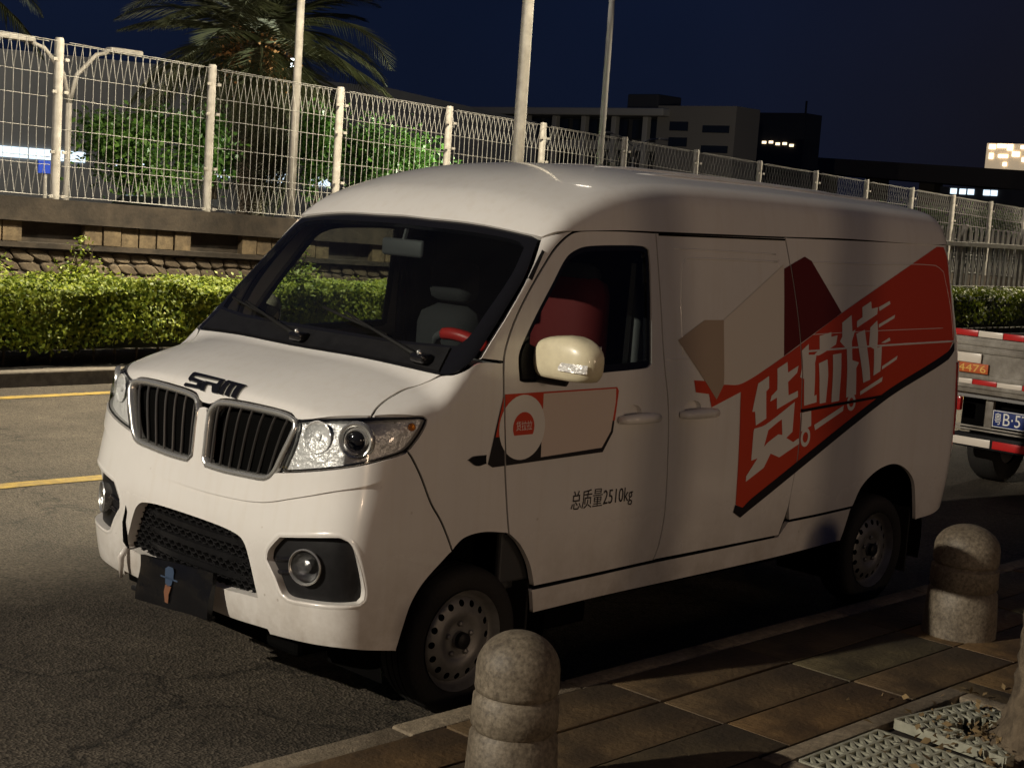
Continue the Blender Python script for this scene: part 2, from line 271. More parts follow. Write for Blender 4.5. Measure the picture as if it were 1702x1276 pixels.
# ---- blueprint of the van, metres: x from the nose, y from the near side, z up
B={
'fender':[(.489,.071,1.220),(.506,.033,1.227),(.540,.013,1.243),(.606,.004,1.273),(.721,.003,1.268),(.724,-.008,1.150),(.734,-.012,1.017),(.750,-.017,.865),(.771,-.018,.733),(.789,-.017,.647)],
'hoodseam':[(.489,.071,1.220),(.392,.122,1.174),(.302,.115,1.147),(.259,.105,1.131),(.218,.090,1.113),(.186,.070,1.094)],
'bumpseam':[(.279,-.012,.986),(.299,-.014,.963),(.344,-.016,.895),(.397,-.018,.798),(.450,-.018,.729),(.493,-.017,.657),(.513,-.017,.618)],
'arch':[(.299,-.003,.312),(.315,-.008,.375),(.343,-.012,.457),(.392,-.014,.523),(.481,-.017,.595),(.566,-.017,.654),(.662,-.017,.664),(.763,-.017,.649),(.850,-.017,.599),(.911,-.014,.518),(.936,-.011,.424)],
'doorf':[(.724,-.008,1.148),(.724,.003,1.268),(.735,.009,1.317),(.779,.019,1.406),(.846,.030,1.500),(.924,.042,1.591),(.994,.052,1.664),(1.049,.057,1.705),(1.097,.060,1.730),(1.160,.061,1.740),(1.371,.062,1.747),(1.584,.062,1.747)],
'doorr':[(1.584,.062,1.747),(1.605,.028,1.483),(1.627,-.002,1.224),(1.661,-.010,1.056),(1.674,-.017,.862),(1.683,-.017,.641),(1.666,-.014,.506),(1.639,-.011,.443)],
'win':[(.802,-.004,1.200),(.798,.005,1.281),(.814,.009,1.321),(.890,.022,1.429),(.983,.036,1.546),(1.061,.048,1.640),(1.125,.052,1.672),(1.189,.054,1.684),(1.369,.055,1.692),(1.504,.055,1.692),(1.539,.053,1.680),(1.546,.047,1.628),(1.548,.021,1.426),(1.545,-.000,1.240),(1.519,-.002,1.224),(1.257,-.003,1.213),(.960,-.005,1.192),(.827,-.005,1.193)],
'wsr':[(.962,.095,1.700),(.942,.088,1.680),(.864,.046,1.569),(.747,.024,1.430),(.674,.015,1.352),(.602,.006,1.277),(.540,.013,1.243),(.506,.033,1.227),(.489,.071,1.220)],
'wst':[(.972,1.502,1.710),(.954,1.270,1.739),(.933,1.009,1.747),(.928,.622,1.745),(.947,.337,1.735),(.964,.161,1.718),(.962,.095,1.700)],
'cowl':[(.440,1.137,1.242),(.419,.750,1.241),(.449,.359,1.238),(.491,.073,1.223)],
'vent':[(.943,.064,1.662),(.949,.057,1.656),(.873,.038,1.554),(.860,.044,1.562)],
'head':[(.052,.291,1.055),(.079,.200,1.073),(.180,.071,1.092),(.318,.003,1.096),(.349,-.003,1.094),(.362,-.007,1.085),(.355,-.009,1.070),(.332,-.011,1.037),(.289,-.012,.995),(.265,-.011,.981),(.167,.005,.958),(.082,.072,.931),(.030,.243,.892),(.022,.335,.875)],
'lens':[(.113,.055,1.020),(.130,.079,1.068),(.148,.025,1.023),(.057,.181,1.025)],
'kid':[(.020,.787,.910),(.024,.788,.968),(.029,.774,1.010),(.035,.754,1.041),(.042,.724,1.059),(.046,.634,1.068),(.051,.409,1.071),(.053,.331,1.065),(.051,.292,1.053),(.043,.282,1.028),(.025,.331,.915),(.021,.353,.872),(.017,.378,.847),(.015,.406,.836),(.014,.465,.831),(.012,.627,.823),(.012,.745,.824),(.015,.772,.848)],
'lgr':[(-.009,.852,.642),(-.009,.623,.640),(-.010,.533,.634),(-.012,.479,.622),(-.015,.444,.586),(-.007,.379,.433),(-.008,.563,.423)],
'fog':[(.003,.285,.666),(.056,.050,.704),(.077,.024,.693),(.093,.010,.665),(.115,-.001,.603),(.136,-.005,.527),(.136,-.003,.497),(.120,.002,.484),(.065,.040,.479),(.016,.140,.472),(.001,.226,.467),(-.003,.255,.477),(-.008,.292,.529),(-.012,.336,.578),(-.010,.332,.609),(-.003,.308,.642)],
'fogc':[(.009,.150,.587),(.012,.159,.645),(.030,.084,.598)],
'bbot':[(.015,.432,.317),(.014,.347,.327),(.020,.341,.310),(.033,.182,.321),(.085,.052,.326),(.154,.009,.317),(.294,-.002,.294)],
'bcrease':[(.016,.400,.752),(.029,.222,.805),(.066,.082,.848),(.151,.003,.879),(.215,-.011,.908),(.267,-.013,.955)],
'lipcrease':[(.009,.330,.346),(.023,.177,.361),(.072,.049,.380),(.137,.005,.382)],
'sillt':[(.936,-.011,.424),(1.289,-.011,.430),(1.605,-.011,.437),(2.019,-.011,.439),(2.523,-.012,.445)],
'sillb':[(.966,-.005,.331),(1.345,-.005,.339),(1.916,-.006,.343),(2.571,-.006,.350),(3.131,-.006,.350)],
'sld':[(1.584,.062,1.747),(2.017,.063,1.751),(2.475,.064,1.756),(2.528,.038,1.563),(2.576,.010,1.328),(2.604,-.012,1.009),(2.601,-.018,.794),(2.572,-.016,.579),(2.520,-.012,.447)],
'rq':[(2.587,-.014,.509),(2.825,-.014,.509),(3.114,-.014,.520)],
'rarch':[(3.053,-.007,.366),(3.073,-.010,.406),(3.114,-.014,.520),(3.174,-.017,.607),(3.281,-.017,.668),(3.397,-.017,.694),(3.486,-.017,.690),(3.581,-.017,.656),(3.651,-.017,.604),(3.680,-.015,.555),(3.729,-.009,.394)],
'rbot':[(3.730,-.009,.391),(3.894,-.010,.402)],
'gut':[(.964,.090,1.701),(1.015,.071,1.722),(1.096,.062,1.739),(1.369,.063,1.751),(1.592,.063,1.754),(2.476,.065,1.761),(2.934,.066,1.768),(3.469,.065,1.764),(3.790,.065,1.765)],
'rail':[(2.598,-.012,1.014),(3.287,-.011,1.046),(3.290,-.011,1.026),(2.600,-.013,.993)],
'belt':[(2.580,.003,1.262),(3.183,.005,1.285),(3.931,.007,1.301)],
'handle':[(1.355,-.012,1.011),(1.353,-.011,1.032),(1.575,-.011,1.041),(1.584,-.012,1.019),(1.510,-.012,1.011)],
'handle2':[(1.729,-.011,1.028),(1.977,-.011,1.035)],
'side_ind':[(.552,-.015,.934),(.580,-.015,.949),(.648,-.015,.950),(.650,-.016,.912),(.598,-.016,.907)],
'stick':[(.719,-.008,1.156),(1.332,-.008,1.155),(1.344,-.008,1.141),(1.325,-.013,.980),(1.267,-.016,.910),(.681,-.016,.899),(.659,-.016,.915)],
'qrc':[(.822,-.011,1.035),(.813,-.008,1.152),(.926,-.011,1.029),(.829,-.016,.913)],
'weight':[(1.114,-.017,.675),(1.478,-.017,.681),(1.465,-.018,.782),(1.102,-.018,.779)],
'stripe':[(1.819,-.007,1.163),(2.141,-.008,1.151),(2.449,.000,1.244),(2.913,.022,1.428),(3.807,.063,1.754),(3.872,.059,1.723),(3.925,.008,1.307),(3.851,-.004,1.203),(3.288,-.011,1.037),(2.275,-.017,.629),(2.163,-.017,.624),(2.142,-.009,1.105),(1.943,-.010,1.049),(1.921,-.009,1.105),(1.831,-.009,1.116)],
'blk':[(3.852,-.005,1.194),(3.290,-.011,1.026),(2.278,-.017,.615),(2.196,-.017,.605),(2.154,-.017,.627)],
'tan':[(1.709,.010,1.327),(1.888,.019,1.406),(2.015,.019,1.405),(2.016,-.008,1.138),(1.973,-.010,1.080)],
'beige':[(2.015,.019,1.405),(2.457,.049,1.650),(2.449,.001,1.247),(2.143,-.008,1.133),(2.016,-.008,1.138)],
'maroon':[(2.456,.046,1.621),(2.626,.053,1.677),(2.673,.051,1.659),(2.913,.022,1.431),(2.449,.001,1.247)],
'press1':[(1.687,.054,1.686),(2.403,.053,1.679),(2.464,.010,1.329)],
'press2':[(1.744,.049,1.650),(2.411,.049,1.649)],
'press3':[(1.751,.003,1.268),(1.731,.028,1.483),(1.744,.049,1.645)],
'srm':[(.055,.955,1.085),(.095,.979,1.121),(.098,.647,1.123),(.055,.613,1.084)],
'plate':[(-.012,1.069,.468),(-.011,.577,.456),(.030,.697,.279),(.018,1.135,.306)],
}
LET=[[(2.260,1.136),(2.337,1.165),(2.343,1.112),(2.324,1.100),(2.336,.982),(2.261,.956),(2.250,1.016),(2.230,1.016)],
[(2.398,1.194),(2.475,1.221),(2.480,1.175),(2.561,1.203),(2.550,1.172),(2.484,1.134),(2.495,1.075),(2.565,1.093),(2.569,1.065),(2.412,1.018),(2.407,1.069),(2.359,1.054),(2.365,1.078),(2.406,1.103)],
[(2.251,.943),(2.330,.955),(2.547,1.044),(2.542,.912),(2.497,.888),(2.554,.866),(2.595,.881),(2.605,.856),(2.454,.805),(2.386,.827),(2.343,.768),(2.219,.717),(2.218,.741),(2.290,.813),(2.245,.806),(2.247,.930)],
[(2.586,1.267),(2.642,1.296),(2.641,1.248),(2.703,1.247),(2.691,1.209),(2.699,1.063),(2.717,1.069),(2.721,1.034),(2.622,1.023),(2.608,1.143),(2.576,1.151),(2.592,1.212)],
[(2.595,.992),(2.681,.998),(2.688,.931),(2.610,.908)],
[(2.722,1.208),(2.792,1.224),(2.801,1.150),(2.797,1.030),(2.747,1.026)],
[(2.729,1.329),(2.825,1.345),(2.825,1.324),(2.877,1.330),(2.863,1.289),(2.722,1.243),(2.678,1.244),(2.729,1.270)],
[(2.837,1.244),(2.908,1.249),(2.907,1.032),(2.843,1.028)],
[(2.712,.933),(2.949,1.009),(2.945,.984),(2.722,.908)],
[(2.916,1.386),(2.996,1.421),(3.002,1.346),(3.028,1.353),(2.997,1.300),(3.001,1.215),(3.058,1.203),(3.035,1.178),(3.048,1.055),(2.965,1.044),(2.954,1.266),(2.896,1.302),(2.916,1.323)],
[(3.090,1.456),(3.166,1.483),(3.172,1.449),(3.228,1.456),(3.220,1.423),(3.042,1.362),(3.042,1.392),(3.090,1.410)],
[(3.035,1.335),(3.110,1.352),(3.164,1.120),(3.104,1.107)],
[(3.158,1.362),(3.220,1.394),(3.227,1.340),(3.219,1.267),(3.261,1.274),(3.250,1.157),(3.189,1.137),(3.191,1.261),(3.146,1.276)],
[(3.083,1.068),(3.274,1.130),(3.270,1.108),(3.085,1.050)],
[(3.235,1.456),(3.334,1.485),(3.341,1.471),(3.241,1.438)],
[(3.234,1.376),(3.383,1.420),(3.376,1.404),(3.234,1.360)],
[(3.254,1.289),(3.332,1.313),(3.339,1.298),(3.290,1.288)],
[(3.262,1.179),(3.404,1.225),(3.396,1.208),(3.263,1.164)]]
LHOLE=[(2.332,.860),(2.356,.930),(2.429,.963),(2.454,.972),(2.465,.903),(2.435,.908),(2.357,.876)]
RING=[(2.648,.881),(2.686,.878),(2.654,.838),(3.012,1.020),(3.049,1.019),(3.016,.981)]
SRM=[[(.100,.964,1.124),(.096,.767,1.122),(.086,.765,1.116),(.085,.944,1.116),(.076,.945,1.110),(.064,.945,1.098),(.067,.956,1.102),(.081,.965,1.113),(.094,.970,1.120)],
[(.065,.947,1.100),(.076,.945,1.110),(.072,.868,1.107),(.052,.862,1.080),(.051,.956,1.079),(.054,.960,1.083),(.058,.955,1.091),(.059,.888,1.091),(.063,.887,1.097)],
[(.073,.864,1.108),(.066,.836,1.101),(.050,.828,1.077),(.051,.858,1.078)],
[(.074,.859,1.108),(.072,.783,1.107),(.085,.788,1.116),(.096,.767,1.122),(.065,.754,1.099),(.051,.747,1.079),(.051,.781,1.079),(.065,.802,1.099),(.065,.838,1.100)],
[(.096,.751,1.122),(.093,.634,1.120),(.080,.638,1.112),(.050,.632,1.077),(.051,.664,1.079),(.083,.672,1.114),(.082,.687,1.114),(.051,.677,1.078),(.052,.705,1.080),(.085,.715,1.116),(.084,.726,1.115),(.051,.715,1.079),(.052,.742,1.080),(.086,.753,1.116)]]
# ================================================================== VAN: analytic body skin, every panel is cut out of it
YC=.80
def curve(xs,ys,lo,hi,sig=.03):
    t=np.arange(lo-.5,hi+.5,.002); xs=np.array(xs,float); ys=np.array(ys,float)
    v=np.interp(t,xs,ys); n=int(sig*3/.002); k=np.exp(-.5*(np.arange(-n,n+1)*.002/sig)**2); k/=k.sum()
    v=np.convolve(np.pad(v,n,mode='edge'),k,'valid')
    return lambda x: np.interp(x,t,v)
def smax(a,b,k):
    h=np.clip(.5+.5*(a-b)/k,0,1); return b+(a-b)*h+k*h*(1-h)
def smin(a,b,k): return -smax(-a,-b,k)
def sstep(x): x=np.clip(x,0,1); return x*x*(3-2*x)
Wz=curve([.15,.27,.40,.60,.80,.95,1.05,1.17,1.24,1.50,1.77,1.86,1.95,2.1],[.785,.80,.81,.817,.818,.815,.81,.808,.80,.770,.735,.715,.685,.62],0,2.2)
X0=curve([.15,.24,.33,.45,.60,.66,.74,.84,.95,1.04,1.10,1.3,2.],[.09,.05,.005,-.012,-.018,-.016,-.003,.015,.022,.032,.05,.10,.10],0,2.2,.025)
Xr=curve([.15,.3,.5,.7,.9,1.1,1.3,1.77,1.93],[3.98,4.02,4.08,4.11,4.11,4.11,4.09,3.99,3.90],0,2.2,.04)
RFz=curve([.5,.78,1.0,1.2],[.35,.34,.42,.42],0,2.2,.04)
Hx=curve([-.1,.0,.04,.08,.15,.25,.36,.46,.7],[.95,1.04,1.085,1.115,1.148,1.185,1.218,1.242,1.30],-.5,3,.02)
def ws(x,w): return 1.23+(x-.50+.085*(1-(w/.735)**2))/.985
def roof(x,w):
    zc=2.0-.235*np.clip((2.0-x)/1.1,0,1.2)**3-.04*np.clip((x-2.0)/2.,0,2)**2
    return zc-.075*np.abs(w/.70)**2.6
def Ztop(x,w): return smin(roof(x,w),smax(Hx(x)-.07*np.abs(w/.74)**3.5,ws(x,w),.03),.05)
MF=5.; RR,MR=.14,2.4
def F(x,y,z):
    w=np.abs(y-YC); W=Wz(z); u=w/W; R=RFz(z)
    x0=X0(z)
    a=np.clip((x0+R-x)/R,0,None)
    fp=W*((u**MF+a**MF)**(1/MF)-1)
    b=np.clip((x-(Xr(z)-RR))/RR,0,None)
    fr=RR*((np.clip((u-(1-RR/W))/(RR/W),0,None)**MR+b**MR)**(1/MR)-1)
    return smax(np.maximum(fp,fr),(z-Ztop(x,w))*.8,.05)

def grad(P):
    h=.004; x,y,z=P.T; g=np.stack([F(x+h,y,z)-F(x-h,y,z),F(x,y+h,z)-F(x,y-h,z),F(x,y,z+h)-F(x,y,z-h)],1)
    return g/(np.linalg.norm(g,axis=1)[:,None]+1e-12)
class Prj:
    def hit(s,O,D,t0,n,dt):
        t=np.full(len(O),t0); done=np.zeros(len(O),bool)
        for _ in range(n):
            q=O+D*t[:,None]; done|=F(*q.T)<0; 
            if done.all(): break
            t=np.where(done,t,t+dt)
        a=t-dt;b=t
        for _ in range(16):
            m=(a+b)/2; o=F(*(O+D*m[:,None]).T)>0; a=np.where(o,m,a); b=np.where(o,b,m)
        return O+D*((a+b)/2)[:,None]
class Lin(Prj):
    def __init__(s,d,e1):
        s.d=np.array(d,float); s.d/=np.linalg.norm(s.d); e1=np.array(e1,float); e1-=s.d*np.dot(e1,s.d); s.e1=e1/np.linalg.norm(e1); s.e2=np.cross(s.e1,s.d)
        if s.e2[2]<0: s.e2=-s.e2
    def to2(s,P): P=np.array(P,float); return np.stack([P@s.e1,P@s.e2],1)
    def to3(s,Q):
        O=Q[:,:1]*s.e1+Q[:,1:]*s.e2; c=np.array([2.,.8,1.])@s.d; return s.hit(O,np.tile(s.d,(len(Q),1)),c-4.,400,.02)
class CylZ(Prj):
    k=.8
    def __init__(s,xa): s.xa=xa
    def to2(s,P): P=np.array(P,float); return np.stack([np.arctan2(YC-P[:,1],s.xa-P[:,0])*s.k,P[:,2]],1)
    def to3(s,Q):
        th=Q[:,0]/s.k; D=-np.stack([-np.cos(th),-np.sin(th),0*th],1); O=np.stack([0*th+s.xa,0*th+YC,Q[:,1]],1); return s.hit(O,D,-1.6,160,.01)
class CylX(Prj):
    k=.8; za=1.15
    def to2(s,P): P=np.array(P,float); return np.stack([P[:,0],np.arctan2(P[:,1]-YC,P[:,2]-s.za)*s.k],1)
    def to3(s,Q):
        th=Q[:,1]/s.k; D=-np.stack([0*th,np.sin(th),np.cos(th)],1); O=np.stack([Q[:,0],0*th+YC,0*th+s.za],1); return s.hit(O,D,-1.3,130,.01)
SIDE=Lin((0,1,0),(1,0,0)); TILT=Lin((1,0,-1),(0,1,0)); FEN=Lin((.35,.66,-.66),(1,0,0)); BACK=Lin((-1,0,0),(0,1,0)); FRONT=Lin((1,0,0),(0,1,0)); NOSE=CylZ(.75); ROOF=CylX()
def panel(name,P,prj,m,parent,step=.03,off=0.,flange=.018,holes=(),cut=(),mirror=False,gap=.0042,smooth=True,two=False,hstep=None,corner=38):
    """P: outline (3D points, or 2D with two=True); holes: outlines cut out, with a flange; cut: 2D bands removed; off: proud of the skin"""
    Q=np.array(P,float) if two else prj.to2(P)
    o=cat_rom(Q,step*.5,True,corner if smooth else 0)
    if gap: o=inset(o,gap)
    H=[cat_rom(np.array(h,float) if two else prj.to2(h),step*.5,True,corner) for h in holes]
    lo=o.min(0);hi=o.max(0)
    nx=int((hi[0]-lo[0])/step)+1; ny=int((hi[1]-lo[1])/(step*.87))+1
    gx,gy=np.meshgrid(np.arange(nx+1),np.arange(ny+1)); g=np.stack([lo[0]+(gx+.5*(gy%2))*step,lo[1]+gy*step*.87],-1).reshape(-1,2)
    g=g[inpoly(g,o)]
    rings=[o]+H+[np.array(c,float) for c in cut]
    allb=np.concatenate(rings)
    keep=np.ones(len(g),bool)
    for i in range(0,len(g),400):
        d=((g[i:i+400,None,:]-allb[None])**2).sum(-1).min(1); keep[i:i+400]=d>(step*.38)**2
    for h in H: keep&=~inpoly(g,h)
    g=g[keep]
    pts=[Vector(p) for p in allb]+[Vector(p) for p in g]; ed=[];k=0
    for r_ in rings: n=len(r_); ed+=[(k+i,k+(i+1)%n) for i in range(n)]; k+=n
    res=delaunay_2d_cdt(pts,ed,[],0,1e-5)
    V2=np.array([tuple(v) for v in res[0]]); T=np.array(res[2])
    c=V2[T].mean(1); ok=inpoly(c,o)
    for h in H+[np.array(c_,float) for c_ in cut]: ok&=~inpoly(c,h)
    T=T[ok]; used=np.unique(T); mp=-np.ones(len(V2),int); mp[used]=np.arange(len(used)); T=mp[T]; V2=V2[used]
    V=prj.to3(V2); nrm=grad(V); V=V+nrm*off
    # outward winding
    fn=np.cross(V[T[:,1]]-V[T[:,0]],V[T[:,2]]-V[T[:,0]]); flip=(fn*nrm[T[:,0]]).sum(1)<0; T[flip]=T[flip][:,::-1]
    fc=[tuple(t) for t in T]; vn=nrm.copy(); nV=len(V)
    if flange:
        from collections import Counter
        E={}
        for t in fc:
            for a,b in ((t[0],t[1]),(t[1],t[2]),(t[2],t[0])): E[(a,b)]=1
        bd=[(a,b) for (a,b) in E if (b,a) not in E]
        ring=sorted({a for e in bd for a in e}); i1={a:nV+i for i,a in enumerate(ring)}; n1=nV+len(ring); i2={a:n1+i for i,a in enumerate(ring)}
        # outward side normals for flange
        sn={a:np.zeros(3) for a in ring}
        for a,b in bd:
            q=np.cross(V[b]-V[a],nrm[a]); q/=np.linalg.norm(q)+1e-12; sn[a]+=q; sn[b]+=q
        A=[V[a] for a in ring]; Bv=[V[a]-nrm[a]*flange for a in ring]
        V=np.concatenate([V,A,Bv]); q=[sn[a]/(np.linalg.norm(sn[a])+1e-12) for a in ring]; vn=np.concatenate([vn,q,q])
        fc+=[(i1[b],i1[a],i2[a],i2[b]) for a,b in bd]
    V=V.copy()
    if mirror: V[:,1]=2*YC-V[:,1]; vn=vn.copy(); vn[:,1]*=-1; fc=[q[::-1] for q in fc]
    return mesh(name,V,fc,m,parent,True,vn)
def sym(h):
    """near half outline (starting and ending on the centre line) -> whole outline"""
    h=[tuple(p) for p in h]; return h+[(x,2*YC-y,z) for x,y,z in h[::-1] if abs(y-YC)>.004]
def band(pts,w):
    P=cat_rom([(p[0],p[2]) for p in pts],.05,False); t=np.gradient(P,axis=0); t/=np.linalg.norm(t,axis=1)[:,None]; n=np.stack([-t[:,1],t[:,0]],1)*w/2
    return np.concatenate([P+n,(P-n)[::-1]])
# ---- materials
def paint():
    m=mat('van_white_paint',(.78,.765,.74),.26,spec=.5,coat=.55,stain=.06,sscale=1.3,bump=.05,bscale=2.6); n=m.node_tree.nodes; l=m.node_tree.links; p=n['Principled BSDF']
    tc=n.new('ShaderNodeTexCoord'); sp=n.new('ShaderNodeSeparateXYZ'); l.new(tc.outputs['Object'],sp.inputs[0])
    mr=n.new('ShaderNodeMapRange'); mr.inputs[1].default_value=.70; mr.inputs[2].default_value=.20; l.new(sp.outputs[2],mr.inputs[0])
    nz=n.new('ShaderNodeTexNoise'); nz.inputs['Scale'].default_value=4.5; nz.inputs['Detail'].default_value=10; nz.inputs['Roughness'].default_value=.72; l.new(tc.outputs['Object'],nz.inputs['Vector'])
    rp=n.new('ShaderNodeValToRGB'); rp.color_ramp.elements[0].position=.34; rp.color_ramp.elements[0].color=(.12,.12,.12,1); rp.color_ramp.elements[1].position=.74; l.new(nz.outputs['Fac'],rp.inputs['Fac'])
    mu=n.new('ShaderNodeMath'); mu.operation='MULTIPLY'; l.new(mr.outputs[0],mu.inputs[0]); l.new(rp.outputs['Color'],mu.inputs[1])
    # specks of thrown-up mud and stone chips
    vo=n.new('ShaderNodeTexVoronoi'); vo.inputs['Scale'].default_value=16; l.new(tc.outputs['Object'],vo.inputs['Vector']); lt=n.new('ShaderNodeMath'); lt.operation='LESS_THAN'; lt.inputs[1].default_value=.085; l.new(vo.outputs['Distance'],lt.inputs[0])
    sc=n.new('ShaderNodeSeparateXYZ'); l.new(vo.outputs['Color'],sc.inputs[0]); g2=n.new('ShaderNodeMath'); g2.operation='GREATER_THAN'; g2.inputs[1].default_value=.86; l.new(sc.outputs[0],g2.inputs[0]); sk=n.new('ShaderNodeMath'); sk.operation='MULTIPLY'; l.new(lt.outputs[0],sk.inputs[0]); l.new(g2.outputs[0],sk.inputs[1])
    mr3=n.new('ShaderNodeMapRange'); mr3.inputs[1].default_value=1.1; mr3.inputs[2].default_value=.5; mr3.inputs[4].default_value=.6; l.new(sp.outputs[2],mr3.inputs[0]); s3=n.new('ShaderNodeMath'); s3.operation='MULTIPLY'; l.new(sk.outputs[0],s3.inputs[0]); l.new(mr3.outputs[0],s3.inputs[1])
    ad=n.new('ShaderNodeMath'); ad.operation='MAXIMUM'; l.new(mu.outputs[0],ad.inputs[0]); l.new(s3.outputs[0],ad.inputs[1])
    mx=n.new('ShaderNodeMix'); mx.data_type='RGBA'; l.new(ad.outputs[0],mx.inputs[0]); l.new(p.inputs['Base Color'].links[0].from_socket,mx.inputs[6]); mx.inputs[7].default_value=(.27,.22,.165,1); l.new(mx.outputs[2],p.inputs['Base Color'])
    # faint rain streaks running down the sides
    mp=n.new('ShaderNodeMapping'); mp.inputs['Scale'].default_value=(26,26,.9); l.new(tc.outputs['Object'],mp.inputs[0]); ns=n.new('ShaderNodeTexNoise'); ns.inputs['Scale'].default_value=1; ns.inputs['Detail'].default_value=5; l.new(mp.outputs[0],ns.inputs['Vector'])
    rs=n.new('ShaderNodeValToRGB'); rs.color_ramp.elements[0].position=.30; rs.color_ramp.elements[0].color=(.97,.96,.945,1); rs.color_ramp.elements[1].position=.52; rs.color_ramp.elements[1].color=(1,1,1,1); l.new(ns.outputs['Fac'],rs.inputs['Fac'])
    ms=n.new('ShaderNodeMix'); ms.data_type='RGBA'; ms.blend_type='MULTIPLY'; ms.inputs[0].default_value=1; l.new(mx.outputs[2],ms.inputs[6]); l.new(rs.outputs['Color'],ms.inputs[7]); l.new(ms.outputs[2],p.inputs['Base Color'])
    rr=n.new('ShaderNodeMapRange'); rr.inputs[3].default_value=.24; rr.inputs[4].default_value=.75; l.new(ad.outputs[0],rr.inputs[0]); l.new(rr.outputs[0],p.inputs['Roughness']); return m
M_paint=paint()
M_blk=mat('black_trim',(.011,.011,.012),.45,spec=.22,var=.3,scale=30)
M_gloss=mat('gloss_black',(.01,.01,.012),.12)
M_slat=mat('grey_grille_plastic',(.10,.10,.102),.35); M_seal=mat('rubber_seal',(.01,.01,.01),.6,spec=.2)
M_chrome=mat('chrome',(.62,.62,.60),.26,metal=.75)
M_darkin=mat('dark_void',(.004,.004,.004),.95,spec=0)
M_glass=glassmat('window_glass',(.62,.67,.66),dust=.012); M_lens=glassmat('clear_lens',(.93,.94,.95),.02)
M_refl=mat('lamp_reflector',(.82,.82,.80),.3,metal=.3,bump=.5,bscale=45)
M_amber=mat('amber_lens',(.75,.25,.03),.2)
M_tyre=mat('tyre_rubber',(.022,.021,.02),.8,spec=.2,bump=.25,bscale=90)
M_steel=mat('wheel_steel',(.20,.195,.185),.45,metal=.5,var=.25,scale=12)
M_red=mat('red_vinyl',(.55,.055,.022),.4,coat=.2); M_dred=mat('maroon_vinyl',(.11,.012,.008),.4); M_tan=mat('tan_vinyl',(.42,.33,.25),.4)
M_bvin=mat('black_vinyl',(.012,.010,.012),.4); M_wvin=mat('white_vinyl',(.74,.72,.68),.35); M_ink=mat('dark_ink',(.03,.026,.024),.5); M_beige=mat('beige_vinyl',(.66,.56,.49),.4)
M_seat=mat('grey_seat_cloth',(.032,.032,.034),.9,bump=.2,bscale=200); M_redcloth=mat('red_seat_cloth',(.15,.008,.008),.8); M_int=mat('interior_plastic',(.035,.036,.038),.6); M_intl=mat('light_grey_plastic',(.09,.09,.093),.6)
M_tail=mat('tail_lamp_red',(.35,.01,.01),.15,coat=.5)
van=thing('panel_van','white panel van with a red lettering stripe parked along the kerb','van',(2.0,.8,0))
b=B
ks=[(x,min(y,YC-.030),z) for x,y,z in b['kid']]
mid=lambda z:[(float(X0(z)),YC,z)]
# hood
hood_h=[(.419,YC,1.241),(.449,.359,1.238),(.491,.073,1.223)]+b['hoodseam'][1:]+[b['head'][1],b['head'][0]]+[(x,y,z+.008) for x,y,z in (ks[7],ks[6],ks[5],ks[4],ks[3])]+[(.034,.775,1.040),(.036,YC,1.037)]
hood_o=panel('hood',sym(hood_h),TILT,M_paint,van,.03)
# bumper / nose
bl=[(.012,YC,.315),(.012,.55,.315)]+b['bbot'][1:]
nose_h=[(.034,YC,1.031),(.031,.778,1.028)]+[ks[i] for i in (2,1,0,17,16,15,14,13,12,11)]+[b['head'][13],b['head'][12],b['head'][11],b['head'][10],b['head'][9]]+b['bumpseam']+[b['arch'][i] for i in (4,3,2,1,0)]+bl[::-1]
lg_h=[(0,YC,.642),(0,.623,.640),(0,.533,.634),(0,.479,.622),(0,.444,.586),(0,.379,.433),(0,.50,.425),(0,.56,.420),(0,YC,.415)]
lg=sym([(float(X0(z)),y,z) for _,y,z in lg_h]); fogn=b['fog']; fogf=[(x,2*YC-y,z) for x,y,z in fogn]
bump=panel('front_bumper',sym(nose_h),NOSE,M_paint,van,.018,holes=[lg,fogn,fogf],flange=.045)
# the upper face of the bumper stands proud and ends in a crease
cr_h=[(.034,YC,1.029),(.031,.778,1.026)]+[ks[i] for i in (2,1,0,17,16,15,14,13,12,11)]+[b['head'][13],b['head'][12],b['head'][11],b['head'][10],b['head'][9]]+[b['bumpseam'][0]]+[(.268,-.013,.958),(.215,-.011,.908),(.151,.003,.879),(.066,.082,.848),(.029,.222,.805),(.012,.40,.757),(.004,.60,.738),(.004,YC,.733)]
panel('bumper_upper',sym(cr_h),NOSE,M_paint,bump,.024,off=.006,flange=.008,gap=.0045)
# lower grille with honeycomb
def inset3(P,prj,g): Q=inset(prj.to2(P),g); return Q
gr=panel('lower_grille',lg,NOSE,M_darkin,van,.05,off=-.075,flange=0,gap=-.01)
g=G(); cw,ch=.022,.0165
lg2=np.array([(y,z) for _,y,z in lg])
def hexbar(p,q,xa,w=.0045,dp=.02):
    p=Vector((xa,p[0],p[1])); q=Vector((xa,q[0],q[1])); d=(q-p).normalized(); n=Vector((0,-d.z,d.y))*w/2; e=Vector((dp,0,0))
    v=[p-n,p+n,q+n,q-n]; g.add(v+[a+e for a in v],[(0,1,2,3),(0,4,5,1),(1,5,6,2),(2,6,7,3),(3,7,4,0)])
zz=.42;row=0
while zz<.645:
    for i in range(-24,25):
        cy=YC+i*cw*2*.5*2*.5*2+(cw if row%2 else 0)*1.0
        pt=np.array([[cy,zz]])
        if inpoly(pt,lg2)[0]:
            hx=[(cy+cw*.98*sx,zz+ch*.5*sz*1.0) for sx,sz in ((-.5,1),(-1,0),(-.5,-1),(.5,-1),(1,0),(.5,1))]
            for k in range(4): hexbar(hx[k],hx[k+1],.022)
    zz+=ch; row+=1
g.build('grille_mesh',M_blk,gr)
